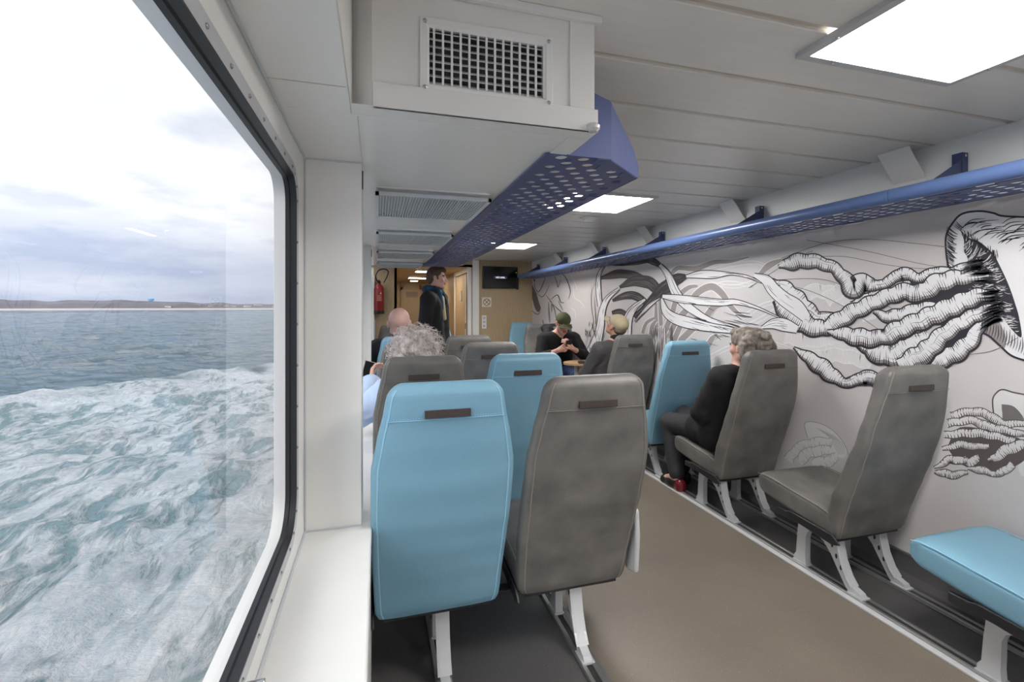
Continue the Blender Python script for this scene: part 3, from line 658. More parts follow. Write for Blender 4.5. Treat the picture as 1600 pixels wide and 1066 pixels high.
# fire extinguisher with its hose
t = empty('fire_extinguisher', (.02, YE - .10, 1.28), label='red fire extinguisher with a looped black hose on the oak bulkhead', cat='fire extinguisher')
red = pm('extinguisher_red', (150, 34, 38), .35, coat=.3)
MB().lathe([(.0001, 0), (.07, 0), (.078, .02), (.078, .40), (.06, .45), (.03, .475), (.025, .49), (.0001, .49)], (0, 0, 0), 28).build('cylinder', red, t, auto=40)
MB().lathe([(.0795, .0), (.0795, .05), (.079, .05)], (0, 0, 0), 28).build('base_ring', M['blackpl'], t)
MB().box(-.025, .025, -.03, .03, .49, .53).box(-.012, .012, -.10, .02, .53, .545).build('valve', M['darkmetal'], t, bevel=.003)
hp = [(0.02, -.03, .51), (-.04, -.06, .54), (-.05, -.07, .62), (0.0, -.07, .70), (.09, -.06, .72), (.14, -.05, .68), (.12, -.05, .60), (.07, -.06, .50)]
def smooth_path(P, n=6):
    P = [Vector(p) for p in P]; out = []
    for i in range(len(P) - 1):
        a, b, c, d = P[max(i - 1, 0)], P[i], P[i + 1], P[min(i + 2, len(P) - 1)]
        for k in range(n):
            t_ = k / n; out.append(.5 * ((2 * b) + (c - a) * t_ + (2 * a - 5 * b + 4 * c - d) * t_ ** 2 + (3 * b - a - 3 * c + d) * t_ ** 3))
    out.append(P[-1]); return out
MB().tube(smooth_path(hp), .010, 8).build('hose', M['blackpl'], t, auto=60)
wl = pm('cream_label', (206, 186, 170), .5)
MB().box(-.045, .045, -.0815, -.079, .20, .32).build('label_panel', pm('dull_pink_label', (170, 70, 66), .5), t)
lm = MB()
for k in range(4): lm.box(-.035, .035 - .01 * (k % 2), -.0825, -.081, .215 + k * .024, .222 + k * .024)
lm.build('label_lines', wl, t)
MB().box(-.03, .03, .06, .098, .15, .35).build('wall_bracket', M['darkmetal'], t)
# grey handrail frame low on the bulkhead
t = empty('grab_rail', (.14, 7.0, 0), label='thin metal rail frame standing behind the bald man', cat='rail')
MB().tube([(-.18, 0, 0), (-.18, 0, 1.2), (.18, 0, 1.2), (.18, 0, 0)], .014, 10).build('rail_frame', M['alu'], t)

# ------------------------------------------------------------------ sea, shore
SEA = -2.2
def build_sea():
    rs = [1.6 * (1.0185 ** i) for i in range(322)]; nA = 230; a0, a1 = math.radians(88), math.radians(186)
    v = []
    for r in rs:
        for j in range(nA):
            a = a0 + (a1 - a0) * j / (nA - 1); x, y = -.9 + r * math.cos(a), -2 + r * math.sin(a) * 1.0
            x = x; amp = min(1, r / 6) / (1 + r / 500)
            z = noise.noise(Vector((x * .10, y * .16, 0))) * .50 + (1 - abs(noise.noise(Vector((x * .26, y * .40, 3)))) * 2) * .20 + (1 - abs(noise.noise(Vector((x * .62, y * 1.0, 7)))) * 2) * .085 + noise.noise(Vector((x * 1.4, y * 2.2, 9))) * .05
            xe = -5.3 - (30 - y) * .55
            if x > xe and y < 48: z += (noise.noise(Vector((x * 1.3, y * .8, 11))) * .16 + noise.noise(Vector((x * 3.1, y * 2.0, 5))) * .05)
            d = abs(x - xe)
            if y < 46: z += .38 * math.exp(-(d / 1.5) ** 2)
            v.append((x, y, SEA + z * amp))
    f = [(i * nA + j, i * nA + j + 1, (i + 1) * nA + j + 1, (i + 1) * nA + j) for i in range(len(rs) - 1) for j in range(nA - 1)]
    m = bpy.data.materials.new('choppy_sea_with_wake_foam'); m.use_nodes = True; nt = m.node_tree; N = nt.nodes.new; L = nt.links.new; b = nt.nodes['Principled BSDF']
    tc = N('ShaderNodeTexCoord')
    def nz(scale, detail, stretch, dist=0, rough=.5, rot=0):
        mp = N('ShaderNodeMapping'); mp.inputs['Scale'].default_value = stretch; mp.inputs['Rotation'].default_value = (0, 0, rot); L(tc.outputs['Object'], mp.inputs[0])
        n = N('ShaderNodeTexNoise'); n.inputs['Scale'].default_value = scale; n.inputs['Detail'].default_value = detail; n.inputs['Distortion'].default_value = dist; n.inputs['Roughness'].default_value = rough
        L(mp.outputs[0], n.inputs['Vector']); return n.outputs[0]
    def math_(op, a, b_=None, c=None, clamp=False):
        n = N('ShaderNodeMath'); n.operation = op; n.use_clamp = clamp
        for i, q in enumerate((a, b_, c)):
            if q is None: continue
            if isinstance(q, (int, float)): n.inputs[i].default_value = q
            else: L(q, n.inputs[i])
        return n.outputs[0]
    sep = N('ShaderNodeSeparateXYZ'); L(tc.outputs['Object'], sep.inputs[0])
    X, Y = sep.outputs['X'], sep.outputs['Y']
    xe = math_('MULTIPLY_ADD', Y, .55, -21.8)
    wob = nz(.35, 4, (1, 1, 1)); d = math_('SUBTRACT', X, xe); d = math_('ADD', d, math_('MULTIPLY_ADD', wob, 7.0, -3.5))
    inside = math_('MULTIPLY_ADD', d, .8, .2, clamp=True)
    ycut = math_('MULTIPLY_ADD', Y, -.06, 3.2, clamp=True); inside = math_('MULTIPLY', inside, ycut)
    crest = math_('SUBTRACT', 1, math_('MULTIPLY', math_('ABSOLUTE', math_('SUBTRACT', d, 1.2)), .35), clamp=True)
    near = math_('MULTIPLY_ADD', X, .11, .75, clamp=True)
    f1 = nz(.75, 12, (1.5, .7, 1), 1.2, .60, .5); f2 = nz(2.6, 10, (1.5, .6, 1), .9, .62, .5); f3 = nz(.30, 3, (1, .7, 1))
    s_ = math_('ADD', math_('MULTIPLY', f1, .62), math_('MULTIPLY', f2, .38)); s_ = math_('ADD', s_, math_('MULTIPLY_ADD', f3, .22, -.11))
    s_ = math_('ADD', s_, math_('MULTIPLY', crest, .10)); s_ = math_('ADD', s_, math_('MULTIPLY', near, .08))
    foam = math_('MULTIPLY_ADD', s_, 11.0, -4.72, clamp=True)
    foam = math_('MULTIPLY', foam, inside, clamp=True)
    mx = N('ShaderNodeMix'); mx.data_type = 'RGBA'; L(foam, mx.inputs['Factor'])
    cw = N('ShaderNodeMix'); cw.data_type = 'RGBA'; L(nz(.25, 6, (1, 2.2, 1)), cw.inputs['Factor']); cw.inputs['A'].default_value = lin((60, 96, 110)); cw.inputs['B'].default_value = lin((84, 120, 134))
    cm = N('ShaderNodeMix'); cm.data_type = 'RGBA'; L(inside, cm.inputs['Factor']); L(cw.outputs['Result'], cm.inputs['A']); cm.inputs['B'].default_value = lin((140, 172, 180))
    L(cm.outputs['Result'], mx.inputs['A']); fb = N('ShaderNodeMix'); fb.data_type = 'RGBA'; L(math_('MULTIPLY_ADD', nz(5.0, 9, (1.4, .7, 1), .6, .7, .5), 3.2, -1.15, clamp=True), fb.inputs['Factor']); fb.inputs['A'].default_value = lin((206, 220, 228)); fb.inputs['B'].default_value = lin((255, 255, 255)); L(fb.outputs['Result'], mx.inputs['B']); L(mx.outputs['Result'], b.inputs['Base Color'])
    L(math_('MULTIPLY_ADD', foam, .6, .07), b.inputs['Roughness']); b.inputs['IOR'].default_value = 1.33; b.inputs['Specular IOR Level'].default_value = .5
    h = math_('ADD', math_('MULTIPLY', nz(.7, 10, (1, 2.2, 1), .3, .66), 2.2), math_('MULTIPLY', foam, .35))
    h = math_('ADD', h, math_('MULTIPLY', f2, .15))
    bp = N('ShaderNodeBump'); bp.inputs['Strength'].default_value = .9; bp.inputs['Distance'].default_value = .5; L(h, bp.inputs['Height']); L(bp.outputs[0], b.inputs['Normal'])
    o = mesh_obj('sea', v, f, m, smooth=True); struct(o)
build_sea()
def build_shore():
    # a low coast about half a kilometre off, higher to the left
    m = pm('distant_heath', (104, 102, 110), .9, c2=(124, 122, 128), vs=.06, detail=6); sand = pm('pale_beach', (196, 184, 172), .9)
    pts = []; n = 220; a0, a1 = math.radians(86), math.radians(182); R = 575
    v = []; f = []
    for j in range(n):
        a = a0 + (a1 - a0) * j / (n - 1); u = (a - a0) / (a1 - a0); x, y = R * math.cos(a), R * math.sin(a)
        hgt = 4 + 17 * max(0, (u - .1)) ** .8 * (.75 + .5 * noise.noise(Vector((u * 9, 1, 0)))) + 1.6 * noise.noise(Vector((u * 60, 2, 0)))
        for k, (rr, hh) in enumerate(((0, -.5), (6, .6), (14, .62 * hgt), (30, hgt), (120, hgt * .9))):
            v.append((x * (1 + rr / R), y * (1 + rr / R), SEA + 1.2 + hh))
    for j in range(n - 1):
        for k in range(4): f.append((j * 5 + k, j * 5 + k + 1, (j + 1) * 5 + k + 1, (j + 1) * 5 + k))
    mi = [1 if i % 4 == 0 else 0 for i in range(len(f))]
    struct(mesh_obj('hills', v, f, None, smooth=False, mats=[m, sand], mi=mi))
    wl, rf = pm('whitewashed_wall', (225, 222, 216), .8), pm('slate_roof', (132, 122, 124), .8); rnd = random.Random(5)
    proto = empty('distant_house'); MB().box(-5, 5, -3, 3, 0, 3.0).build('wall', wl, proto)
    MB().add([(-5.3, -3.3, 3), (5.3, -3.3, 3), (5.3, 3.3, 3), (-5.3, 3.3, 3), (-5.3, 0, 4.9), (5.3, 0, 4.9)], [(0, 1, 5, 4), (3, 4, 5, 2), (0, 4, 3), (1, 2, 5)]).build('roof', rf, proto)
    first = True
    for i in range(30):
        dg = 95 + (i + rnd.uniform(.1, .6)) * 1.15 if i < 18 else 116 + (i - 18 + rnd.uniform(.2, .8)) * 2.7
        a = math.radians(dg); r = R + rnd.uniform(9, 20)
        o = proto if first else copy_tree(proto); first = False
        o.location = (r * math.cos(a), r * math.sin(a), SEA + 1.6 + (r - R - 6) * .22); o.rotation_euler = (0, 0, a + PI / 2 + rnd.uniform(-.3, .3)); s_ = rnd.uniform(.45, .8); o.scale = (s_, s_, rnd.uniform(.35, .6))
        tag(o, 'tiny white house on the far low shore, seen through the window', 'house', 'white houses along the distant shore')
    a = YAW; d = 590; u = (236 - 800) / FPX; x = d * (math.sin(a) + u * math.cos(a)); y = d * (math.cos(a) - u * math.sin(a))
    t = empty('water_tower', (x, y, SEA + 5), label='pale blue water tower rising above the distant shore', cat='tower')
    MB().cyl((0, 0, 0), (0, 0, 5.5), 1.3, 12).build('shaft', wl, t); MB().lathe([(1.3, 5.0), (3.2, 6.2), (3.2, 8.4), (.2, 9.0)], (0, 0, 0), 16).build('tank', pm('pale_blue_tank', (120, 180, 215), .7), t)
build_shore()
# ------------------------------------------------------------------ wall mural: ink drawing of jellyfish and weed printed on the wall
def build_mural():
    ca, sa = math.cos(YAW), math.sin(YAW); u0 = 800 - FPX * math.tan(YAW); XM = XW - .003
    rnd = random.Random(3)
    def wall(p, off):
        x = XM - .0007 - off; D = FPX / ca * x / (p[0] - u0)
        return (x, (D - x * sa) / ca, CAM_H - (p[1] - HZ) * D / FPX)
    root = empty('wall_mural', (XM, 3.4, 0), label='black and white ink mural of jellyfish and seaweed along the cabin wall', cat='mural')
    MB().box(-.0005, .003, -5.6, 4.5, .117, 1.885).build('background_sheet', M['mural'], root)
    mats = {'k': pm('mural_black_ink', (50, 48, 56), .5), 'w': pm('mural_white_ink', (233, 232, 234), .5), 'g': pm('mural_grey_ink', (158, 151, 149), .5),
            'd': pm('mural_brown_grey_ink', (98, 90, 88), .5), 'm': pm('mural_mid_grey_ink', (122, 115, 115), .5), 'p': pm('mural_pale_ink', (224, 221, 221), .5), 'l': pm('mural_light_grey_line', (176, 172, 172), .5)}
    keys = list(mats)
    state = {'mb': None, 'lay': 0}
    def cr(P, n=8):
        out = []
        for i in range(len(P) - 1):
            a, b, c, d = P[max(i - 1, 0)], P[i], P[i + 1], P[min(i + 2, len(P) - 1)]
            for k in range(n):
                t = k / n; out.append(tuple(.5 * (2 * b[j] + (c[j] - a[j]) * t + (2 * a[j] - 5 * b[j] + 4 * c[j] - d[j]) * t * t + (3 * b[j] - a[j] - 3 * c[j] + d[j]) * t ** 3) for j in range(len(b))))
        out.append(tuple(P[-1])); return out
    def strip(L, R, mt, off):
        m = state['mb']; n = len(L); v = [wall(p, off) for p in L] + [wall(p, off) for p in R]
        m.add([(p[0] - XM, p[1] - 3.4, p[2]) for p in v], [(i, i + 1, n + i + 1, n + i) for i in range(n - 1)], keys.index(mt))
    def normals(P):
        out = []
        for i in range(len(P)):
            a, b = P[max(i - 1, 0)], P[min(i + 1, len(P) - 1)]; dx, dy = b[0] - a[0], b[1] - a[1]; q = math.hypot(dx, dy) or 1; out.append((-dy / q, dx / q))
        return out
    def line(P, w, mt='k', off=None, sm=6, taper=True, raw=False):
        P = cr([(p[0], p[1]) for p in P], sm) if not raw else P
        if off is None: state['lay'] += 1; off = state['lay'] * .00009
        N = normals(P); n = len(P) - 1; L = []; R = []
        for i, (p, q) in enumerate(zip(P, N)):
            t = i / n; ww = w * ((.35 + .65 * math.sin(PI * min(1, max(0, t)))) if taper else 1) * .5
            L.append((p[0] + q[0] * ww, p[1] + q[1] * ww)); R.append((p[0] - q[0] * ww, p[1] - q[1] * ww))
        strip(L, R, mt, off)
    def ribbon(pts, fill='w', ink='k', lw=1.5, lump=0, hatch=0, shade=0, side=-1, grain=0, inner=0):
        state['lay'] += 1; off = state['lay'] * .00009
        P = cr(pts, 9); N = normals(P); L = []; R = []; s = 0; ph = rnd.uniform(0, 6)
        for i, (p, q) in enumerate(zip(P, N)):
            if i: s += math.hypot(p[0] - P[i - 1][0], p[1] - P[i - 1][1])
            hw = max(.3, p[2]); a = hw * (1 + lump * abs(math.sin(s / 9 + ph)) - lump * .5); b = hw * (1 + lump * abs(math.sin(s / 9 + 1.9 + ph)) - lump * .5)
            L.append((p[0] + q[0] * a, p[1] + q[1] * a)); R.append((p[0] - q[0] * b, p[1] - q[1] * b))
        strip(L, R, fill, off)
        if shade:       # darker flank
            S = R if side < 0 else L; T = [(q[0] + (p[0] - q[0]) * shade, q[1] + (p[1] - q[1]) * shade) for q, p in zip(S, (L if side < 0 else R))]
            strip(S, T, 'g' if fill == 'w' else 'k', off + .00003)
        if shade: strip(S, [(q[0] + (p[0] - q[0]) * .09, q[1] + (p[1] - q[1]) * .09) for q, p in zip(S, (L if side < 0 else R))], ink, off + .00004)
        if hatch:
            A, B = (R, L) if side < 0 else (L, R); n = len(A); tot = max(s, 1); cnt = int(tot / hatch)
            for j in range(cnt):
                f = (j + rnd.random()) / cnt * (n - 1.01); i = int(f)
                for (E, F, pr) in ((A, B, .9), (B, A, .35)):
                    if rnd.random() > pr: continue
                    a, b = E[i], F[i]; ln = rnd.uniform(.25, .70) * (1 if E is A else .6); w = rnd.uniform(.9, 2.1) * (1 if hatch < 3 else .8)
                    dx, dy = A[min(i + 1, n - 1)][0] - A[i][0], A[min(i + 1, n - 1)][1] - A[i][1]; q = math.hypot(dx, dy) or 1; k = 3.0 * ln
                    c = (a[0] + (b[0] - a[0]) * ln * .5 + dx / q * k * .3, a[1] + (b[1] - a[1]) * ln * .5 + dy / q * k * .3); e = (a[0] + (b[0] - a[0]) * ln + dx / q * k, a[1] + (b[1] - a[1]) * ln + dy / q * k)
                    strip([(a[0] - w * .5, a[1]), (c[0] - w * .4, c[1]), (e[0], e[1])], [(a[0] + w * .5, a[1]), (c[0] + w * .4, c[1]), (e[0] + .1, e[1])], ink, off + .00006)
        if grain:
            for j in range(grain):
                t0 = rnd.uniform(0, .8); i0 = int(t0 * (len(P) - 1)); i1 = min(len(P) - 1, i0 + rnd.randint(4, 12)); f = rnd.uniform(.12, .88)
                line([(L[i][0] * f + R[i][0] * (1 - f), L[i][1] * f + R[i][1] * (1 - f)) for i in range(i0, i1 + 1)], rnd.uniform(.4, .9), {'d': 'k', 'k': 'm', 'w': 'k'}.get(fill, ink), off + .00006, raw=True)
        if ink and lw:
            line(L, lw, ink, off + .00007, raw=True, taper=False); line(R, lw * 1.15, ink, off + .00007, raw=True, taper=False)
    def poly(pts, mt):
        import mathutils
        state['lay'] += 1; off = state['lay'] * .00009; P = cr([tuple(p) for p in pts] + [tuple(pts[0])], 5)[:-1]
        tri = mathutils.geometry.tessellate_polygon([[Vector((p[0], p[1], 0)) for p in P]])
        v = [wall(p, off) for p in P]; state['mb'].add([(p[0] - XM, p[1] - 3.4, p[2]) for p in v], [tuple(t) for t in tri], keys.index(mt))
    def finish(name):
        o = state['mb']; me = bpy.data.meshes.new(name); me.from_pydata(o.v, [], o.f); me.polygons.foreach_set('material_index', o.m)
        for k in keys: me.materials.append(mats[k])
        q = bpy.data.objects.new(name, me); col.objects.link(q); q.parent = root
    # ---------- weed and ribbons in the middle
    state['mb'] = MB()
    for P in ([(1240, 478), (1262, 458), (1292, 456), (1330, 470)], [(1290, 470), (1320, 452), (1350, 470), (1360, 500)], [(1255, 545), (1300, 535), (1350, 545), (1390, 560)], [(1262, 562), (1310, 555), (1362, 568)], [(1226, 526), (1262, 532), (1300, 528)]):
        ribbon([(p[0], p[1], 10) for p in P], 'p', 'w', 1.4, lump=.35, hatch=3)
    for P in ([(1100, 560), (1140, 540), (1190, 530), (1240, 545)], [(1090, 545), (1130, 520), (1180, 500), (1230, 470)], [(1110, 440), (1150, 445), (1200, 430)], [(1090, 460), (1130, 440), (1180, 445)], [(1150, 500), (1190, 475), (1230, 465)], [(1080, 575), (1130, 570), (1180, 548)], [(1050, 440), (1090, 425), (1140, 412), (1180, 408), (1200, 416)]):
        line(P, 1.8, 'w'); line([(p[0] + 3, p[1] + 5) for p in P], 1.2, 'w')
    gr = [[(1048, 429, 3), (1060, 419, 3.5), (1087, 420, 4), (1116, 410, 3.5), (1141, 408.5, 2.5), (1170, 402, 1)],
          [(1045, 529, 5), (1055, 505, 5), (1072, 485, 5), (1089, 459, 5), (1111, 448, 5.5), (1128, 459, 5), (1141, 478, 4), (1158, 493, 2.5), (1175, 496, 1.5)],
          [(1062, 534, 5), (1079, 517, 5), (1102, 496, 5), (1116, 480, 5), (1134, 473, 4)], [(1038, 520, 4), (1050, 490, 4), (1058, 466, 4), (1075, 450, 3.5), (1090, 447, 2)],
          [(1026, 511, 3.6), (1026, 492, 3.6), (1026, 474, 3)], [(1033, 509, 3), (1032, 492, 3), (1031, 468, 2.5)], [(1004, 521, 2.6), (1010, 505, 2.6), (1023, 497, 2)],
          [(1017, 523, 3.2), (1019, 510, 3.2), (1025, 501, 2)], [(1187, 429, 3), (1202, 415, 5), (1222, 406, 2)], [(1104, 545, 4), (1112, 530, 4), (1120, 522, 1)],
          [(1042, 560, 4), (1050, 540, 4), (1062, 512, 4), (1070, 500, 2)]]
    for g_ in gr:
        ribbon([(a, b, c + 1.3) for a, b, c in g_], 'w', None, 0); ribbon(g_, 'g', None, 0)
    dk = [[(945, 412, 2), (980, 411, 4), (1011, 405, 6), (1022, 409, 5), (1031, 415, 3)], [(939, 435, 1.5), (961, 429, 6), (983, 429, 6), (1004, 437, 6), (1021, 446, 5)],
          [(968, 449, 1.5), (989, 440, 7), (1011, 441, 9), (1027, 453, 7), (1034, 466, 3)], [(957, 470, 1.5), (977, 462, 5), (996, 464, 6), (1013, 477, 3)], [(956, 489, 2), (969, 487, 4), (982, 495, 3)],
          [(991, 496, 4), (1008, 480, 4), (1024, 463, 7), (1039, 449, 9), (1059, 436, 8), (1072, 432, 3)], [(1036, 462, 1), (1048, 459, 3), (1060, 464, 1)]]
    for i, d_ in enumerate(dk): ribbon(d_, 'd' if i in (1,) else 'k', 'k', 1.1, grain=16, lump=.12)
    wh = [[(945, 414, 1.5), (936, 430, 3), (935, 454, 4), (938, 479, 4)], [(967, 451, 2), (949, 467, 4), (941, 486, 5), (938, 510, 6), (932, 534, 8), (925, 556, 12)],
          [(1008, 468, 2), (991, 481, 5), (981, 499, 7), (980, 524, 6)], [(1031, 466, 1), (1012, 480, 3), (992, 503, 1)],
          [(1031, 414, 3), (1043, 428, 5), (1055, 456, 7), (1067, 472, 7), (1084, 486, 6), (1107, 499, 4), (1135, 508, 3), (1161, 515, 1.5)],
          [(1072, 432, 2), (1094, 429, 6), (1116, 429, 6), (1141, 428, 2), (1166, 432, 2), (1192, 442, 1.2), (1219, 447, 1)],
          [(1035, 463, 3), (1062, 467, 6), (1099, 471, 6), (1130, 473, 5), (1150, 472, 4), (1183, 481, 2), (1217, 496, 1)],
          [(1034, 467, 2), (1040, 486, 6), (1053, 497, 8), (1074, 504, 9), (1107, 511, 7), (1141, 516, 5), (1166, 523, 2)],
          [(1178, 430, 3), (1197, 438, 8), (1209, 453, 10), (1226, 468, 11), (1244, 480, 12), (1260, 497, 8)], [(1190, 512, 2), (1209, 506, 8), (1226, 508, 10), (1246, 515, 6)]]
    for w_ in wh: ribbon(w_, 'w', 'k', 1.15, grain=7)
    line([(931, 441), (924, 458), (924, 480), (927, 505), (919, 526), (913, 548)], .9, 'm'); line([(928, 462), (930, 490), (931, 512)], .8, 'm')
    for k in range(26):
        a = rnd.uniform(1075, 1170); b = rnd.uniform(470, 545); line([(a, b), (a + rnd.uniform(10, 26), b + rnd.uniform(2, 9))], rnd.uniform(.6, 1.3), 'k')
    for k in range(60):
        a = rnd.gauss(1033, 9); b = rnd.uniform(505, 535); line([(a, b), (a + rnd.uniform(-4, 4), b + rnd.uniform(20, 60))], rnd.uniform(.6, 1.6), rnd.choice('wgdm'), sm=3)
    for k in range(30):
        a = rnd.uniform(912, 950); b = rnd.uniform(480, 560); line([(a, b), (a + rnd.uniform(-3, 3), b + rnd.uniform(5, 14))], rnd.uniform(.6, 1.1), rnd.choice('kkm'), sm=3)
    finish('seaweed_drawing')
    # ---------- big jellyfish
    state['mb'] = MB(); state['lay'] = 20
    poly([(1484, 422), (1479, 401), (1478, 370), (1489, 348), (1504, 334), (1530, 330), (1552, 333), (1571, 338), (1625, 338), (1680, 360), (1720, 420), (1722, 500), (1690, 560), (1640, 572), (1600, 562), (1579, 555), (1562, 540), (1545, 525), (1527, 517), (1524, 505), (1540, 492), (1520, 430)], 'w')
    poly([(1527, 517), (1524, 505), (1540, 492), (1556, 496), (1566, 512), (1572, 530), (1568, 545), (1552, 530)], 'g')
    poly([(1499, 356), (1512, 371), (1527, 376), (1541, 386), (1553, 398), (1560, 411), (1572, 436), (1580, 456), (1586, 474), (1592, 495), (1596, 527), (1580, 514), (1562, 492), (1540, 493), (1527, 508), (1518, 540), (1470, 568), (1408, 572), (1402, 560), (1440, 540), (1470, 510), (1462, 480), (1430, 455), (1400, 446), (1400, 434), (1450, 428), (1508, 420), (1512, 405), (1506, 392), (1506, 375)], 'k')
    throat = [(1503, 364), (1527, 378), (1541, 388), (1553, 400), (1560, 413), (1571, 436), (1579, 456), (1585, 474), (1591, 495), (1594, 522), (1578, 508), (1560, 488), (1530, 480), (1524, 430), (1508, 416)]
    def inside(x, y):
        c = False; n = len(throat)
        for i in range(n):
            (a, b), (e, f) = throat[i], throat[(i + 1) % n]
            if (b > y) != (f > y) and x < (e - a) * (y - b) / (f - b) + a: c = not c
        return c
    cnt = 0
    while cnt < 230:
        a = rnd.uniform(1500, 1595); b = rnd.uniform(362, 522)
        l = rnd.uniform(6, 17); an = math.atan2(450 - b, 1480 - a) + rnd.uniform(-.35, .35) if b < 440 else math.radians(rnd.uniform(165, 200))
        e = (a + l * math.cos(an), b + l * math.sin(an))
        if not inside(a, b) or (a > 1560 and e[0] < 1500): continue
        cnt += 1; line([(a, b), ((a + e[0]) / 2, (a * 0 + b + e[1]) / 2 + 1.0), e], rnd.uniform(.5, 1.3), 'w', off=.0026, sm=3)
    for k in range(60):
        a = rnd.uniform(1505, 1560); b = 366 + (a - 1505) * .75 + rnd.uniform(-5, 4); line([(a, b), (a + rnd.uniform(-5, 1), b - rnd.uniform(5, 13))], rnd.uniform(.6, 1.4), 'k', off=.0030, sm=3)
    for k in range(46):             # bell strokes following the dome
        t = rnd.random(); a = 1500 + t * 180; b = 338 + rnd.random() * 60 * (0.3 + t); 
        if b > 352 + (a - 1500) * .55: continue
        l = rnd.uniform(16, 50); line([(a, b + l * .28), (a + l * .35, b + l * .06), (a + l, b)], rnd.uniform(.9, 1.9), 'k', off=.0038, sm=4)
    for k in range(34):
        b = 345 + k * 2.1; e = 1478.5 + (7 if b < 352 else 0) + max(0, (356 - b)) * .7
        line([(e, b), (e + 5 + rnd.random() * 6, b + 7), (e + 10 + rnd.random() * 8, b + 9 + rnd.random() * 3)], rnd.uniform(.8, 1.8), 'k', off=.0038, sm=3)
    for k in range(22):
        a = 1532 + k * 4.2; b = 518 + k * 2.3; line([(a, b), (a + 3, b - 10), (a + 2 + rnd.random() * 3, b - 18 - rnd.random() * 10)], rnd.uniform(.8, 1.7), 'k', off=.0038, sm=3)
    line([(1484, 424), (1479, 401), (1478, 370), (1489, 348), (1504, 334), (1530, 330), (1552, 333), (1571, 338), (1640, 340)], 3.0, 'k', taper=False)
    line([(1524, 514), (1527, 517), (1545, 525), (1562, 540), (1579, 555), (1600, 563), (1640, 572), (1690, 560)], 3.2, 'k', taper=False)
    for P in ([(1260, 375), (1356, 393), (1428, 410), (1482, 420)], [(1206, 410), (1218, 405), (1290, 380), (1356, 374), (1425, 380), (1479, 386)], [(1269, 402), (1320, 401), (1380, 413), (1428, 419), (1479, 421)],
              [(1209, 444), (1260, 453), (1320, 480), (1380, 520)], [(1206, 438), (1280, 436), (1330, 452), (1400, 485)], [(1494, 555), (1548, 549), (1590, 528)], [(1170, 450), (1200, 430), (1240, 405), (1270, 392)]):
        line(P, .9, 'm', taper=False)
    T = [[(1470, 480, 8), (1440, 483, 10), (1410, 492, 11), (1386, 495, 9), (1365, 486, 3)], [(1422, 441, 6), (1386, 453, 7), (1356, 465, 7), (1330, 476, 4)],
         [(1530, 411, 8), (1488, 424, 7), (1458, 425, 7), (1437, 434, 7), (1410, 428, 10), (1392, 438, 8), (1368, 447, 8), (1350, 441, 14), (1332, 450, 15), (1317, 432, 10), (1299, 417, 9), (1266, 408, 11), (1236, 411, 11), (1216, 417, 2)],
         [(1311, 492, 4), (1278, 495, 9), (1251, 477, 15), (1227, 456, 15), (1206, 442, 7), (1200, 438, 2)],
         [(1452, 525, 12), (1422, 543, 16), (1395, 555, 18), (1368, 552, 14), (1350, 541, 9), (1333, 536, 2)],
         [(1545, 432, 9), (1503, 434, 12), (1464, 444, 15), (1440, 458, 14), (1410, 457, 13), (1377, 468, 12), (1350, 480, 12), (1326, 492, 13), (1302, 507, 13), (1287, 514, 12), (1260, 508, 15), (1236, 493, 16), (1218, 478, 9), (1209, 470, 2)],
         [(1557, 495, 6), (1533, 508, 9), (1518, 532, 12), (1494, 552, 14), (1470, 563, 12), (1452, 568, 6)],
         [(1554, 462, 8), (1524, 465, 13), (1488, 480, 15), (1455, 495, 15), (1425, 507, 14), (1395, 521, 15), (1377, 528, 12), (1350, 529, 14), (1320, 523, 11), (1292, 518, 2)],
         [(1560, 480, 7), (1527, 492, 11), (1494, 510, 12), (1470, 528, 14), (1449, 549, 16), (1428, 561, 16), (1405, 572, 10)],
         [(1392, 597, 11), (1368, 594, 11), (1350, 590, 11), (1332, 597, 8), (1314, 596, 8), (1290, 579, 13), (1266, 561, 10), (1240, 543, 1)]]
    for i, t_ in enumerate(T): ribbon(t_, 'w', 'k', 2.1, lump=.30, hatch=1.5, shade=.24 if i not in (3,) else 0, side=-1, grain=8)
    for t_ in T:
        if t_[0][0] < 1500: continue
        (x0, y0, w0), (x1, y1, w1) = t_[0], t_[1]
        for k in range(30):
            f = abs(rnd.gauss(0, .35)); o_ = rnd.uniform(-1.1, 1.1) * w0; a, b = x0 + 3 - (x0 - x1) * f * .5, y0 + (y1 - y0) * f * .5 + o_
            l = rnd.uniform(8, 26); line([(a + 8, b + rnd.uniform(-2, 2)), (a, b), (a - l, b + (y1 - y0) / max(1, x0 - x1) * l + rnd.uniform(-1.5, 1.5))], rnd.uniform(.8, 1.9), 'k', off=.0066, sm=3)
    finish('large_jellyfish_drawing')
    # ---------- small jellyfish at the lower right
    state['mb'] = MB(); state['lay'] = 0
    poly([(1553, 651), (1551, 625), (1558, 613), (1567, 609), (1582, 613), (1620, 622), (1660, 660), (1650, 720), (1600, 745), (1590, 715), (1600, 690)], 'p')
    line([(1553, 651), (1551, 625), (1558, 613), (1567, 609), (1582, 613), (1620, 624), (1660, 660)], 2.4, 'd', taper=False)
    poly([(1565, 632), (1585, 636), (1600, 658), (1570, 660), (1566, 645)], 'm')
    poly([(1590, 684), (1545, 672), (1500, 668), (1484, 690), (1484, 706), (1510, 730), (1555, 745), (1574, 735), (1600, 720), (1612, 700)], 'd')
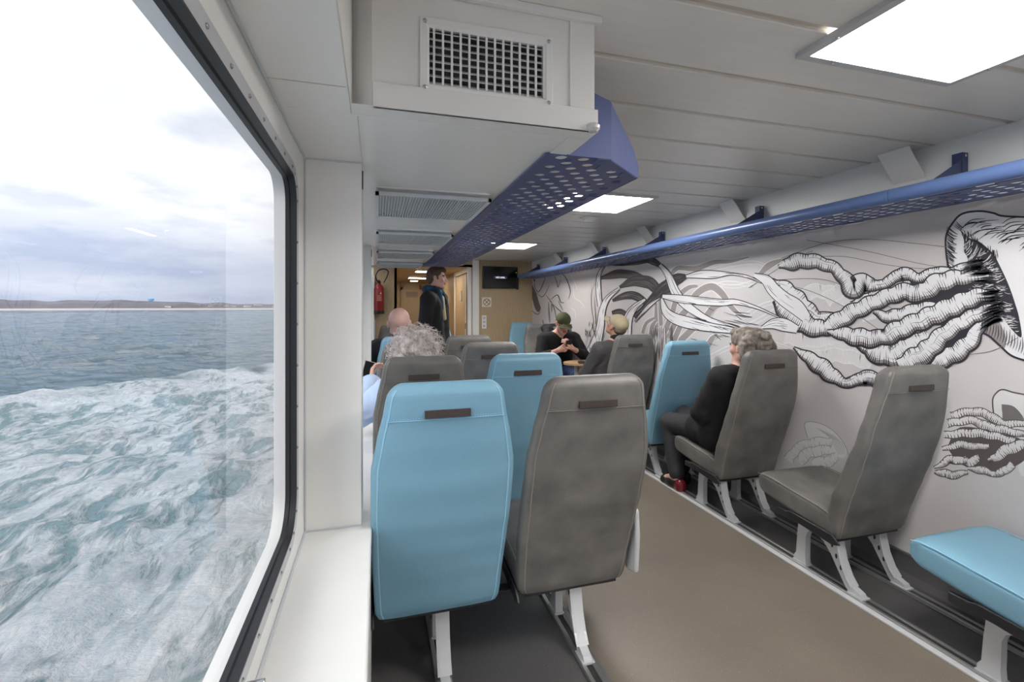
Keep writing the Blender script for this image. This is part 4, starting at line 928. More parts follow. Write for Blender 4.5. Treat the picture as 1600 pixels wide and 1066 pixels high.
    for t_ in ([(1604, 661, 6), (1568, 662, 8), (1545, 649, 9), (1518, 643, 8), (1485, 650, 8)], [(1600, 679, 6), (1568, 672, 8), (1541, 666, 9), (1518, 657, 8), (1480, 662, 8)], [(1585, 690, 7), (1551, 681, 8), (1518, 677, 9), (1475, 680, 7)],
               [(1606, 694, 9), (1578, 701, 12), (1555, 715, 9), (1544, 720, 4)], [(1545, 697, 6), (1524, 698, 7), (1501, 695, 8), (1472, 702, 4)], [(1582, 725, 8), (1568, 737, 9), (1551, 740, 6), (1531, 734, 8), (1512, 732, 3)],
               [(1530, 716, 8), (1515, 722, 9), (1505, 716, 5)], [(1510, 721, 6), (1487, 718, 9), (1475, 724, 7), (1459, 731, 2)], [(1512, 738, 4), (1492, 742, 8), (1475, 740, 8), (1460, 737, 3)]):
        ribbon([(a, b, c * .72) for a, b, c in t_], 'p', 'd', 1.3, lump=.4, hatch=1.3)
    finish('small_jellyfish_drawing')
    # ---------- faint jellyfish between the two grey seats
    state['mb'] = MB(); state['lay'] = 0
    poly([(1262, 684), (1257, 664), (1266, 659), (1287, 664), (1307, 678), (1322, 700), (1318, 716), (1296, 706), (1280, 690)], 'p')
    line([(1262, 684), (1257, 664), (1266, 659), (1287, 664), (1307, 678), (1322, 700), (1328, 720)], 1.4, 'l', taper=False)
    for k in range(6): line([(1275 + k * 5, 668 + k * 2), (1296 + k * 4, 684 + k * 2), (1310 + k * 2, 710)], 1, 'l')
    for t_ in ([(1300, 690, 5), (1270, 692, 7), (1245, 702, 7), (1232, 720, 8)], [(1300, 704, 6), (1270, 706, 8), (1248, 720, 8)], [(1308, 714, 6), (1290, 722, 9), (1270, 728, 9)]):
        ribbon(t_, 'p', 'l', 1.1, lump=.4, hatch=3.2)
    finish('faint_jellyfish_drawing')
    # ---------- fish and branches by the television
    state['mb'] = MB(); state['lay'] = 0
    poly([(826, 433), (832, 446), (838, 458), (842, 472), (845, 482), (841, 488), (836, 482), (832, 468), (828, 454), (825, 444)], 'd')
    for P, w, c in (([(828, 482), (835, 489), (841, 491), (845, 486)], 1.2, 'k'), ([(853, 429), (850, 440), (842, 456), (836, 450), (835, 441)], 1.2, 'k'), ([(858, 446), (852, 459), (846, 464), (838, 457)], 1.3, 'd'),
                    ([(853, 461), (861, 472), (867, 486), (870, 507)], 1.4, 'k'), ([(861, 468), (871, 461), (876, 472), (882, 473)], 1.7, 'k'), ([(876, 426), (884, 434), (890, 449), (891, 458), (888, 468)], 1.6, 'k'),
                    ([(865, 427), (870, 441), (872, 449), (876, 437)], 1.7, 'm'), ([(864, 476), (874, 485), (882, 491)], 1.5, 'k'), ([(857, 472), (858, 490), (859, 505)], 2.4, 'm'), ([(862, 472), (862, 488)], 2.0, 'm'), ([(832, 432), (836, 440)], 2.5, 'k'), ([(848, 500), (850, 512)], 2, 'm'),
                    ([(896, 445), (897, 464), (906, 471), (915, 482)], 1.0, 'w'), ([(893, 430), (898, 442), (902, 452)], .9, 'w'), ([(890, 480), (898, 486), (900, 500)], .9, 'w'), ([(872, 470), (880, 486)], 1.2, 'k')):
        line(P, w, c)
    finish('fish_drawing')
build_mural()

# ------------------------------------------------------------------ people (distance-field bodies)
def grid_mesh(prims, res):
    """prims: dicts t c|e, a,b,ra,rb | c,r,R ; k blend ; m material ; neg subtract. Returns verts, quads, material index per face."""
    lo = np.full(3, 1e9); hi = np.full(3, -1e9); B = []
    for p in prims:
        if p['t'] == 'c':
            a, b = np.array(p['a'], float), np.array(p['b'], float); r = max(p['ra'], p['rb']); l, h = np.minimum(a, b) - r, np.maximum(a, b) + r
        else:
            c = np.array(p['c'], float); r = max(p['r']) if p.get('R') is not None else np.array(p['r']); l, h = c - r, c + r
        B.append((l, h))
        if not p.get('neg'): lo = np.minimum(lo, l); hi = np.maximum(hi, h)
    lo -= res * 3; hi += res * 3; n = np.ceil((hi - lo) / res).astype(int) + 1
    F = np.full(n, .5, np.float32)
    ax = [lo[i] + res * np.arange(n[i]) for i in range(3)]
    def dist(p, X, Y, Z):
        if p['t'] == 'c':
            a, b = np.array(p['a'], float), np.array(p['b'], float); d = b - a; q = max(float(d @ d), 1e-12)
            t = np.clip(((X - a[0]) * d[0] + (Y - a[1]) * d[1] + (Z - a[2]) * d[2]) / q, 0, 1)
            return np.sqrt((X - a[0] - t * d[0]) ** 2 + (Y - a[1] - t * d[1]) ** 2 + (Z - a[2] - t * d[2]) ** 2) - (p['ra'] + (p['rb'] - p['ra']) * t)
        c = p['c']; x, y, z = X - c[0], Y - c[1], Z - c[2]
        if p.get('R') is not None:
            R = p['R']; x, y, z = R[0][0] * x + R[1][0] * y + R[2][0] * z, R[0][1] * x + R[1][1] * y + R[2][1] * z, R[0][2] * x + R[1][2] * y + R[2][2] * z
        r = p['r']; k0 = np.sqrt((x / r[0]) ** 2 + (y / r[1]) ** 2 + (z / r[2]) ** 2) + 1e-9; k1 = np.sqrt((x / r[0] ** 2) ** 2 + (y / r[1] ** 2) ** 2 + (z / r[2] ** 2) ** 2) + 1e-9
        return k0 * (k0 - 1) / k1
    for p, (l, h) in zip(prims, B):
        k = p.get('k', .02); pad = k + 2.5 * res
        i0 = np.maximum(0, np.floor((l - pad - lo) / res).astype(int)); i1 = np.minimum(n, np.ceil((h + pad - lo) / res).astype(int) + 1)
        if (i1 <= i0).any(): continue
        sl = tuple(slice(i0[i], i1[i]) for i in range(3)); X = ax[0][sl[0]][:, None, None]; Y = ax[1][sl[1]][None, :, None]; Z = ax[2][sl[2]][None, None, :]
        d = dist(p, X, Y, Z).astype(np.float32); f = F[sl]
        if p.get('neg'):
            d = -d; hh = np.maximum(k - np.abs(f - d), 0) / k; F[sl] = np.maximum(f, d) + hh * hh * k * .25
        else:
            hh = np.maximum(k - np.abs(f - d), 0) / k; F[sl] = np.minimum(f, d) - hh * hh * k * .25
    S = F < 0
    c = np.zeros(n - 1, np.int8)
    for i in (0, 1):
        for j in (0, 1):
            for k in (0, 1): c += S[i:n[0] - 1 + i, j:n[1] - 1 + j, k:n[2] - 1 + k]
    act = (c > 0) & (c < 8); idx = np.full(n - 1, -1, np.int64); cells = np.argwhere(act); idx[act] = np.arange(len(cells))
    acc = np.zeros((len(cells), 3)); cnt = np.zeros(len(cells)); ci, cj, ck = cells.T
    cs = [(i, j, k) for i in (0, 1) for j in (0, 1) for k in (0, 1)]
    for a_ in cs:
        for b_ in cs:
            if sum(b_) - sum(a_) == 1 and all(y >= x for x, y in zip(a_, b_)):
                fa = F[ci + a_[0], cj + a_[1], ck + a_[2]]; fb = F[ci + b_[0], cj + b_[1], ck + b_[2]]; m = (fa < 0) != (fb < 0)
                t = np.where(m, fa / np.where(m, fa - fb, 1), 0); A = np.array(a_); Bv = np.array(b_)
                acc += (A + (Bv - A) * t[:, None]) * m[:, None]; cnt += m
    V = lo + (cells + acc / cnt[:, None]) * res
    Q = []
    for axis in range(3):
        sa = [slice(None)] * 3; sb = [slice(None)] * 3; sa[axis] = slice(0, n[axis] - 1); sb[axis] = slice(1, n[axis])
        A, Bb = S[tuple(sa)], S[tuple(sb)]; e = np.argwhere(A != Bb); u, w = [(1, 2), (2, 0), (0, 1)][axis]
        e = e[(e[:, u] > 0) & (e[:, w] > 0) & (e[:, u] < n[u] - 1) & (e[:, w] < n[w] - 1)]
        q = []
        for du, dw in ((1, 1), (0, 1), (0, 0), (1, 0)):
            g = e.copy(); g[:, u] -= du; g[:, w] -= dw; q.append(idx[g[:, 0], g[:, 1], g[:, 2]])
        q = np.stack(q, 1); fl = ~A[e[:, 0], e[:, 1], e[:, 2]]; q[fl] = q[fl][:, ::-1]; Q.append(q)
    Q = np.concatenate(Q); Q = Q[(Q >= 0).all(1)]
    ms = sorted({p.get('m', 0) for p in prims if not p.get('neg')})
    if len(ms) > 1:
        ce = V[Q].mean(1); best = np.full(len(ce), 1e9); mi = np.zeros(len(ce), int)
        for p in prims:
            if p.get('neg'): continue
            d = dist(p, ce[:, 0], ce[:, 1], ce[:, 2]) - p.get('pr', 0); m = d < best; best[m] = d[m]; mi[m] = p.get('m', 0)
    else: mi = np.full(len(Q), ms[0])
    return V, Q, mi
def sdf_obj(name, prims, res, mats, parent, folds=0, fs=9, seed=0, smooth_it=1):
    V, Q, mi = grid_mesh(prims, res)
    me = bpy.data.meshes.new(name); me.vertices.add(len(V)); me.vertices.foreach_set('co', V.astype(np.float32).ravel())
    me.loops.add(len(Q) * 4); me.loops.foreach_set('vertex_index', Q.astype(np.int32).ravel()); me.polygons.add(len(Q))
    me.polygons.foreach_set('loop_start', np.arange(0, len(Q) * 4, 4, dtype=np.int32)); me.polygons.foreach_set('loop_total', np.full(len(Q), 4, np.int32))
    me.update(calc_edges=True); me.validate()
    for m in mats: me.materials.append(m)
    if len(me.polygons) == len(mi): me.polygons.foreach_set('material_index', mi.astype(np.int32))
    me.polygons.foreach_set('use_smooth', [True] * len(me.polygons))
    bm = bmesh.new(); bm.from_mesh(me)
    for _ in range(smooth_it): bmesh.ops.smooth_vert(bm, verts=bm.verts, factor=.5, use_axis_x=True, use_axis_y=True, use_axis_z=True)
    bmesh.ops.recalc_face_normals(bm, faces=bm.faces)
    if folds:
        bm.normal_update()
        for v in bm.verts:
            p = v.co; q = Vector((p.x * fs + noise.noise(p * 5) * 1.5 + seed, p.y * fs, p.z * fs * .45 + noise.noise(p * 4 + Vector((9, 0, 0)))))
            v.co = p + v.normal * folds * ((1 - abs(noise.noise(q)) * 2.2) * .7 + noise.noise(p * fs * 2.4) * .3)
    bm.to_mesh(me); bm.free()
    o = bpy.data.objects.new(name, me); col.objects.link(o); o.parent = parent; return o
def C_(a, b, ra, rb=None, k=.02, m=0, **kw): return dict(t='c', a=tuple(a), b=tuple(b), ra=ra, rb=ra if rb is None else rb, k=k, m=m, **kw)
def E_(c, r, R=None, k=.015, m=0, **kw): return dict(t='e', c=tuple(c), r=tuple(r), R=R, k=k, m=m, **kw)
def head_xf(H, yaw, pitch, roll=0, s=1.0):
    R = (Euler((0, 0, math.radians(yaw))).to_matrix() @ Euler((math.radians(pitch), 0, 0)).to_matrix() @ Euler((0, math.radians(roll), 0)).to_matrix()); H = Vector(H)
    def P(x, y, z): return tuple(H + R @ (Vector((x, y, z)) * s))
    Rl = [list(r) for r in R]
    return P, Rl
# material slots of a body: 0 skin, 1 lips, 2 eye white, 3 iris, 4 brow
def head_prims(P, R, s, age=0, female=False):
    q = []
    A = q.append; S = lambda t: tuple(v * s for v in t)
    A(E_(P(0, -.012, .036), S((.076, .094, .084)), R)); A(E_(P(0, .022, -.030), S((.059, .069, .070)), R, k=.03)); A(E_(P(0, .055, -.083), S((.028, .024, .020)), R, k=.03))
    A(C_(P(-.045, .0, -.06), P(-.02, .06, -.085), .018 * s, .014 * s, k=.03)); A(C_(P(.045, .0, -.06), P(.02, .06, -.085), .018 * s, .014 * s, k=.03))
    A(C_(P(-.030, .076, .024), P(.030, .076, .024), .012 * s, k=.014)); A(C_(P(0, .084, .016), P(0, .106, -.020), .0075 * s, .0110 * s, k=.010)); A(E_(P(0, .107, -.024), S((.0125, .011, .009)), R, k=.006))
    for g in (-1, 1):
        A(E_(P(g * .011, .097, -.027), S((.0085, .009, .007)), R, k=.006)); A(E_(P(g * .038, .058, -.014), S((.024, .022, .020)), R, k=.02))
        A(E_(P(g * .031, .071, .006), S((.0135, .0125, .0085)), R, k=.003, m=2)); A(E_(P(g * .031, .0815, .006), S((.0055, .003, .0055)), R, k=.002, m=3, pr=.001))
        A(C_(P(g * .043, .072, .0135), P(g * .019, .079, .0135), .0052 * s, k=.004)); A(C_(P(g * .043, .070, -.001), P(g * .019, .077, -.002), .0045 * s, k=.004))
        A(C_(P(g * .046, .078, .027), P(g * .018, .0885, .029), .0045 * s, .0055 * s, k=.004, m=4, pr=.002))
        A(E_(P(g * .079, -.008, .0), S((.008, .019, .030)), R, k=.008)); A(E_(P(g * .084, -.014, .010), S((.006, .014, .017)), R, k=.006)); A(E_(P(g * .080, .0, -.020), S((.007, .009, .012)), R, k=.006))
    A(C_(P(-.020, .080, -.050), P(0, .0895, -.048), .0055 * s, .0068 * s, k=.005, m=1, pr=.0015)); A(C_(P(.020, .080, -.050), P(0, .0895, -.048), .0055 * s, .0068 * s, k=.005, m=1, pr=.0015))
    A(C_(P(-.016, .079, -.058), P(0, .087, -.060), .0055 * s, .0075 * s, k=.005, m=1, pr=.0015)); A(C_(P(.016, .079, -.058), P(0, .087, -.060), .0055 * s, .0075 * s, k=.005, m=1, pr=.0015))
    return q
def hand_prims(W, tip, up, side, curl=.5, s=1.0):
    """W wrist, tip direction, up = back-of-hand normal, side +1 thumb towards cross(tip, up)"""
    W = Vector(W); d = (Vector(tip)).normalized(); u = Vector(up); u = (u - d * u.dot(d)).normalized(); w = d.cross(u) * side; q = []
    pt = lambda a, b, c: W + d * a * s + w * b * s + u * c * s
    q.append(C_(pt(0, 0, 0), pt(.03, .004, 0), .026 * s, .028 * s, k=.015))
    for i in range(4):
        b = .030 - i * .020; L = (.040, .045, .042, .033)[i]
        q.append(C_(pt(.012, b * .6, 0), pt(.085, b, -.002), .014 * s, .0115 * s, k=.010))
        p0 = pt(.085, b, -.002); ang = curl * .9; p1 = p0 + (d * math.cos(ang) - u * math.sin(ang)) * L * s; ang2 = curl * 2.0
        p2 = p1 + (d * math.cos(ang2) - u * math.sin(ang2)) * L * .62 * s; ang3 = curl * 2.8; p3 = p2 + (d * math.cos(ang3) - u * math.sin(ang3)) * L * .42 * s
        q += [C_(p0, p1, .0098 * s, .0088 * s, k=.003), C_(p1, p2, .0088 * s, .0080 * s, k=.003), C_(p2, p3, .0080 * s, .0068 * s, k=.003)]
    t0 = pt(.02, .026, -.004); t1 = pt(.052, .052, -.014); t2 = pt(.080, .054, -.026); q += [C_(t0, t1, .015 * s, .0115 * s, k=.010), C_(t1, t2, .0108 * s, .0085 * s, k=.003)]
    return q
SKIN = {'pale': pm('skin_pale', (216, 170, 152), .5, var=.05, vs=30), 'pink': pm('skin_pink', (222, 178, 166), .45, var=.04, vs=30), 'tan': pm('skin_tan', (200, 152, 128), .5, var=.05, vs=30)}
LIP = pm('lips', (176, 104, 98), .45); EYW = pm('eye_white', (222, 216, 210), .3); IRI = pm('iris_dark', (52, 44, 40), .2)
def person(label, loc, rz, J, skin='pale', brow=(90, 70, 56), s=1.0, res=.006, yaw=0, pitch=0, roll=0, hs=1.0, hands=None, group=None):
    root = empty('person', loc, rz, label, 'person', group); q = []; V3 = Vector
    g = {k: V3(v) * s for k, v in J.items()}
    P, R = head_xf(g['head'], yaw, pitch, roll, s * hs)
    q += head_prims(P, R, s * hs)
    q.append(C_(P(0, -.018, -.045), g['neck'], .050 * s, .058 * s, k=.03))
    lw = lambda a, b, t: a + (b - a) * t
    for sd, e in (('l', -1), ('r', 1)):
        hip, sh = g['hip_' + sd], g['sh_' + sd]; ch = lw(g['chest'], sh, .5)
        q.append(C_(hip, ch, .098 * s, .092 * s, k=.05)); q.append(C_(lw(g['neck'], sh, .15), sh, .055 * s, .055 * s, k=.05))
        q.append(C_(sh, g['el_' + sd], .052 * s, .041 * s, k=.03)); q.append(C_(g['el_' + sd], g['wr_' + sd], .040 * s, .027 * s, k=.02))
        q.append(C_(hip, g['kn_' + sd], .086 * s, .058 * s, k=.03)); q.append(C_(g['kn_' + sd], g['an_' + sd], .056 * s, .036 * s, k=.02)); q.append(C_(g['an_' + sd], g['to_' + sd], .036 * s, .026 * s, k=.02))
        hd = (hands or {}).get(sd)
        if hd: q += hand_prims(g['wr_' + sd], hd[0], hd[1], hd[2], hd[3], s)
        else:
            d = (g['wr_' + sd] - g['el_' + sd]).normalized(); up = V3((e, 0, .15)) if abs(d.z) > .7 else V3((e * .3, 0, 1))
            q += hand_prims(g['wr_' + sd], d, up, e, .45, s)
    sdf_obj('body', q, res, [SKIN[skin], LIP, EYW, IRI, pm('eyebrow', brow, .8)], root)
    return root, g, P, R
def jacket(root, g, s, mat, t=.018, res=.008, hem=.0, collar=True, name='jacket', seed=1, folds=.006, sleeve=.97, long=None, collar_mat=None):
    q = []; lw = lambda a, b, u: a + (b - a) * u
    for sd, e in (('l', -1), ('r', 1)):
        hip, sh = g['hip_' + sd], g['sh_' + sd]; ch = lw(g['chest'], sh, .5)
        q.append(C_(lw(hip, ch, hem), ch, (.102 + t) * s, (.094 + t) * s, k=.05)); q.append(C_(lw(g['neck'], sh, .25) - Vector((0, 0, .02)), sh, (.052 + t) * s, (.052 + t) * s, k=.05))
        q.append(C_(sh, g['el_' + sd], (.056 + t) * s, (.045 + t) * s, k=.03)); q.append(C_(g['el_' + sd], lw(g['el_' + sd], g['wr_' + sd], sleeve), (.044 + t) * s, (.031 + t) * s, k=.02))
        if long: q.append(C_(hip, lw(hip, g['kn_' + sd], long), (.10 + t) * s, (.085 + t) * s, k=.05))
    if collar: q.append(C_(g['neck'] + Vector((0, 0, -.01)), lw(g['neck'], g['head'], .20), (.066 + t * .6) * s, (.062 + t * .6) * s, k=.02)); q.append(dict(E_(lw(g['neck'], g['head'], .52), (.058 * s, .058 * s, .05 * s), k=.006), neg=True))
    return sdf_obj(name, q, res, [mat], root, folds=folds, seed=seed)
def trousers(root, g, s, mat, t=.012, seed=4, res=.009):
    q = []
    for sd in 'lr': q += [C_(g['hip_' + sd], g['kn_' + sd], (.09 + t) * s, (.062 + t) * s, k=.03), C_(g['kn_' + sd], g['kn_' + sd] + (g['an_' + sd] - g['kn_' + sd]) * .93, (.060 + t) * s, (.045 + t) * s, k=.02)]
    q.append(C_(g['hip_l'], g['hip_r'], (.10 + t) * s, k=.04)); return sdf_obj('trousers', q, res, [mat], root, folds=.005, seed=seed)
def shoe(root, g, sd, s, mat, mat2=None):
    a, b = g['an_' + sd], g['to_' + sd]; d = (b - a); d.z = 0; d.normalize(); h = a - d * .035 * s; z = .045 * s
    q = [C_((h.x, h.y, z + .01), (a.x + d.x * .06, a.y + d.y * .06, z), .040 * s, .040 * s, k=.02), C_((a.x + d.x * .05, a.y + d.y * .05, z - .006), (b.x, b.y, .034 * s), .040 * s, .034 * s, k=.02), C_((h.x, h.y, .024), (b.x, b.y, .024), .034 * s, .034 * s, k=.01)]
    if mat2: q.append(C_((h.x - d.x * .004, h.y - d.y * .004, z + .012), (h.x - d.x * .004, h.y - d.y * .004, z - .012), .041 * s, k=.004, m=1, pr=.004))
    return sdf_obj('shoe', q, .007, [mat] + ([mat2] if mat2 else []), root)
def seated(lean=0.0):
    return dict(neck=(0, -.155, .985), chest=(0, -.115, .80), hip_l=(-.085, .0, .52), hip_r=(.085, .0, .52), sh_l=(-.175, -.135, .925), sh_r=(.175, -.135, .925), el_l=(-.225, .0, .68), el_r=(.225, .0, .68),
                wr_l=(-.08, .20, .66), wr_r=(.08, .20, .66), kn_l=(-.11, .44, .50), kn_r=(.11, .44, .50), an_l=(-.12, .42, .10), an_r=(.12, .42, .10), to_l=(-.13, .57, .035), to_r=(.13, .57, .035), head=(0, -.165, 1.135))
def curls(name, root, n, centre, rad, mat, rnd, R=.012, L=.06, zmin=-1, dirf=None, tr=.0016):
    m = MB(); c0 = Vector(centre)
    for i in range(n):
        z = rnd.uniform(zmin, 1); a = rnd.uniform(0, 2 * PI); q = math.sqrt(max(0, 1 - z * z)); d = Vector((q * math.cos(a), q * math.sin(a), z))
        if dirf and not dirf(d): continue
        p = c0 + Vector((d.x * rad[0], d.y * rad[1], d.z * rad[2])) * rnd.uniform(.9, 1.02); u = d.orthogonal().normalized(); w = d.cross(u); ph = rnd.uniform(0, 6); g = Vector((rnd.uniform(-.5, .5), rnd.uniform(-.5, .5), rnd.uniform(-.9, .2)))
        pts = []
        for k in range(11):
            t = k / 10; pts.append(p + (d + g * t).normalized() * L * t * rnd.uniform(.96, 1.04) + (u * math.cos(ph + t * 9) + w * math.sin(ph + t * 9)) * R * (.4 + .6 * t))
        m.tube(pts, [tr * (1 - .6 * k / 10) for k in range(11)], 4)
    return m.build(name, mat, root, auto=0)

rnd = random.Random(11)
blackcloth = pm('black_wool', (24, 23, 26), .85, var=.15, vs=40, bump=.2, bs=200); darktr = pm('dark_grey_trouser', (50, 49, 53), .8, var=.12, vs=30)
hair_salt = pm('salt_and_pepper_hair', (96, 88, 80), .6, c2=(158, 148, 138), vs=34, detail=8, stretch=(1, 1, .35), bump=.5, bs=70)
# 1 woman in black by the mural
J = seated(); J.update(el_r=(.205, .0, .68), head=(-.02, -.172, 1.122), neck=(0, -.155, .98), kn_l=(-.15, .46, .49), kn_r=(-.02, .46, .53), an_l=(-.17, .35, .10), an_r=(-.03, .47, .10), to_l=(-.175, .50, .035), to_r=(-.05, .60, .035), el_l=(-.235, -.01, .67), wr_l=(-.06, .17, .62), wr_r=(.06, .19, .62))
root, g, P, R = person('person with curly grey hair in black clothes seated by the mural', (2.365, 2.71, 0), 0, J, 'pale', (120, 104, 92), res=.0055, yaw=12, pitch=-2)
jacket(root, g, 1, blackcloth, t=.022, long=.35, seed=2, collar=False); trousers(root, g, 1, darktr); red_ = pm('dark_red_patent', (110, 22, 34), .2)
shb = pm('black_shoe_leather', (24, 23, 26), .3); shoe(root, g, 'l', 1, shb, red_); shoe(root, g, 'r', 1, shb)
q = [E_(P(0, -.022, .055), (.088, .100, .086), R, k=.02), E_(P(0, -.080, .005), (.088, .080, .082), R, k=.03), E_(P(-.062, -.050, -.012), (.032, .046, .066), R, k=.02), E_(P(.062, -.050, -.012), (.032, .046, .066), R, k=.02), E_(P(0, .050, .108), (.055, .034, .026), R, k=.02), E_(P(.02, .075, .092), (.035, .024, .018), R, k=.015)]
for i in range(30):
    a = rnd.uniform(-3.0, -.15); b = rnd.uniform(-.5, 1.0); q.append(E_(P(.084 * math.cos(a) * math.cos(b), -.045 + .115 * math.sin(a) * math.cos(b), .045 + .085 * math.sin(b)), (.020, .026, .014), R, k=.014))
q.append(dict(E_(P(0, .105, -.022), (.088, .082, .092), R, k=.012), neg=True))
h = sdf_obj('hair', q, .0055, [hair_salt], root, folds=.008, fs=26)
wv = MB()                      # wavy locks combed back from the forehead
for i in range(420):
    a = rnd.uniform(-1.35, 1.35); st = Vector((.080 * math.sin(a), .055 - .06 * abs(math.sin(a)), .045 + .085 * math.cos(a))); pts = []; ph = rnd.uniform(0, 6); dx = rnd.uniform(-.3, .3)
    for k in range(12):
        t = k / 11; th = t * rnd.uniform(1.9, 2.0); y = st.y - .155 * math.sin(min(th, 1.6)) ; z = st.z + .018 * math.sin(t * 3) - .12 * t * t
        r_ = 1.08 + .06 * math.sin(ph + t * 9); pts.append(P(st.x * r_ + dx * .03 * t, y * 1.0 + .006 * math.cos(ph + t * 8), z))
    wv.tube(pts, [.0022 * (1 - .5 * k / 11) for k in range(12)], 4)
wv.build('hair_locks', hair_salt, root, auto=0)
bag = tag(MB().tube(smooth_path([(2.28, 2.88, .60), (2.33, 2.92, .585), (2.37, 2.90, .60)], 5), .028, 10).build('glove', pm('black_glove_leather', (22, 22, 25), .4), auto=60), 'black gloves held on the lap of the person seated by the mural', 'gloves')
# 2 man in beige cap
J = seated(); J.update(head=(0, -.135, 1.195), neck=(0, -.145, 1.03), chest=(0, -.10, .83), sh_l=(-.20, -.115, .965), sh_r=(.20, -.115, .965), el_l=(-.26, .03, .70), el_r=(.25, .03, .70), wr_l=(-.10, .27, .68), wr_r=(.10, .25, .68))
root, g, P, R = person('person in a beige cap and dark grey jacket seen from behind', (2.31, 4.40, 0), math.radians(14), J, 'tan', yaw=10, pitch=30)
greyj = pm('charcoal_softshell', (74, 72, 74), .75, var=.08, vs=20, bump=.1, bs=150)
jacket(root, g, 1, greyj, t=.022, seed=5, collar=False); trousers(root, g, 1, pm('dark_trouser', (44, 46, 54), .8)); [shoe(root, g, sd, 1, shb) for sd in 'lr']
sdf_obj('collar', [C_(g['neck'] + Vector((0, -.005, .005)), g['neck'] + Vector((0, 0, .042)), .076, .070, k=.01), dict(E_(g['neck'] + Vector((0, .01, .11)), (.06, .06, .06), k=.005), neg=True)], .006, [pm('black_knit_collar', (28, 27, 29), .9)], root)
beige = pm('beige_cap_cotton', (180, 166, 138), .8, var=.06, vs=20, bump=.15, bs=250)
def cap(root, P, R, mat, button=True):
    q = [E_(P(0, -.012, .048), (.089, .106, .088), R, k=.01), dict(C_(P(-.3, -.10, -.105), P(.3, -.10, -.105), .105, k=.006), neg=True), dict(C_(P(-.3, .10, -.075), P(.3, .10, -.075), .105, k=.006), neg=True), dict(C_(P(-.3, 0, -.10), P(.3, 0, -.10), .112, k=.006), neg=True)]
    o = sdf_obj('cap', q, .005, [mat], root)
    v = []; n = 17; rings = 7
    for top in (0, 1):
        for j in range(rings):
            t = j / (rings - 1)
            for i in range(n):
                a = PI * i / (n - 1); r0 = (.078, .060); x = math.cos(a) * .080; y0 = .055 + math.sin(a) * .040; y = y0 + math.sin(a) ** .7 * .070 * t; z = .042 - .018 * t - .022 * (x / .08) ** 2 + (.004 if top else 0)
                v.append(P(x * (1 - .05 * t), y, z))
    m = rings * n; f = [(j * n + i, j * n + i + 1, (j + 1) * n + i + 1, (j + 1) * n + i) for j in range(rings - 1) for i in range(n - 1)]; f = [tuple(reversed(a)) for a in f] + [tuple(m + b for b in a) for a in f]
    per = [j * n for j in range(rings)] + [(rings - 1) * n + i for i in range(1, n)] + [j * n + n - 1 for j in range(rings - 2, -1, -1)]
    f += [(a, b, m + b, m + a) for a, b in zip(per, per[1:])]
    mesh_obj('cap_visor', v, f, mat, o, smooth=True); MB().lathe([(.007, -.002), (.006, .003), (.0001, .005)], P(0, -.012, .135), 10).build('cap_button', mat, o)
    return o
cp = cap(root, P, R, beige)
sdf_obj('hair', [E_(P(0, -.055, -.005), (.073, .058, .050), R)], .006, [pm('short_grey_brown_hair', (120, 104, 88), .8)], root)
# 3 man in green cap looking at his phone
J = seated(); J.update(chest=(0, .04, .86), neck=(0, .16, 1.03), head=(0, .265, 1.155), sh_l=(-.205, .13, .965), sh_r=(.205, .13, .965), el_l=(-.27, .30, .76), el_r=(.29, .24, .74), wr_l=(-.035, .45, .875), wr_r=(.115, .43, .855), hip_l=(-.09, 0, .54), hip_r=(.09, 0, .54), kn_l=(-.12, .42, .54), kn_r=(.12, .42, .54))
root, g, P, R = person('person in an olive green cap and black jumper looking down at a phone', (2.20, 5.62, 0), PI, J, 'pale', (96, 74, 54), s=1.03, res=.0055, yaw=3, pitch=-27, hs=1.04,
                       hands={'l': ((.45, .15, .55), (-.3, .85, .2), -1, .62), 'r': ((-.75, .2, .45), (.2, .9, -.1), 1, .70)})
jacket(root, g, 1.03, blackcloth, t=.016, seed=8, collar=False, sleeve=.55, name='jumper'); trousers(root, g, 1.03, pm('blue_denim', (62, 82, 120), .8, var=.15, vs=60)); [shoe(root, g, sd, 1, shb) for sd in 'lr']
cap(root, P, R, pm('olive_green_cap_cotton', (78, 82, 52), .85, var=.08, vs=20)); sdf_obj('hair', [E_(P(0, -.05, -.002), (.078, .062, .052), R)], .006, [pm('short_brown_hair', (98, 80, 62), .8)], root)
MB().box(-.008, .008, -.004, .004, -.035, .02).build('zip_flap', M['alu'], root).location = g['neck'] + Vector((0, .085, -.055))
ph = empty('phone', (2.185, 5.13, .945), label='dark phone held up by the person in the olive cap', cat='phone'); ph.rotation_euler = (math.radians(35), math.radians(-14), 0)
MB().box(-.040, .040, -.004, .004, -.072, .072).build('phone_case', pm('navy_phone_case', (28, 32, 50), .35), ph, bevel=.003); MB().box(-.035, .035, .004, .0045, -.066, .066).build('phone_screen', pm('phone_glass', (20, 22, 28), .1), ph)
# draped jacket on the seat behind him
jk = empty('draped_jacket', (2.34, 5.92, 0), label='black jacket draped over the backward-facing grey seat behind the olive cap', cat='jacket')
sdf_obj('jacket_body', [C_((-.14, .06, 1.10), (.16, .06, 1.11), .052, k=.03), C_((-.13, -.04, 1.07), (-.25, -.20, .78), .075, .10, k=.05), C_((.10, -.03, 1.05), (.0, -.14, .78), .07, .08, k=.05), C_((-.18, -.10, .95), (-.30, -.24, .60), .075, .07, k=.05), C_((-.1, .12, 1.06), (-.1, .17, .75), .05, k=.05), C_((.1, .12, 1.06), (.1, .17, .75), .05, k=.05)], .009, [blackcloth], jk, folds=.016, fs=8, seed=3)
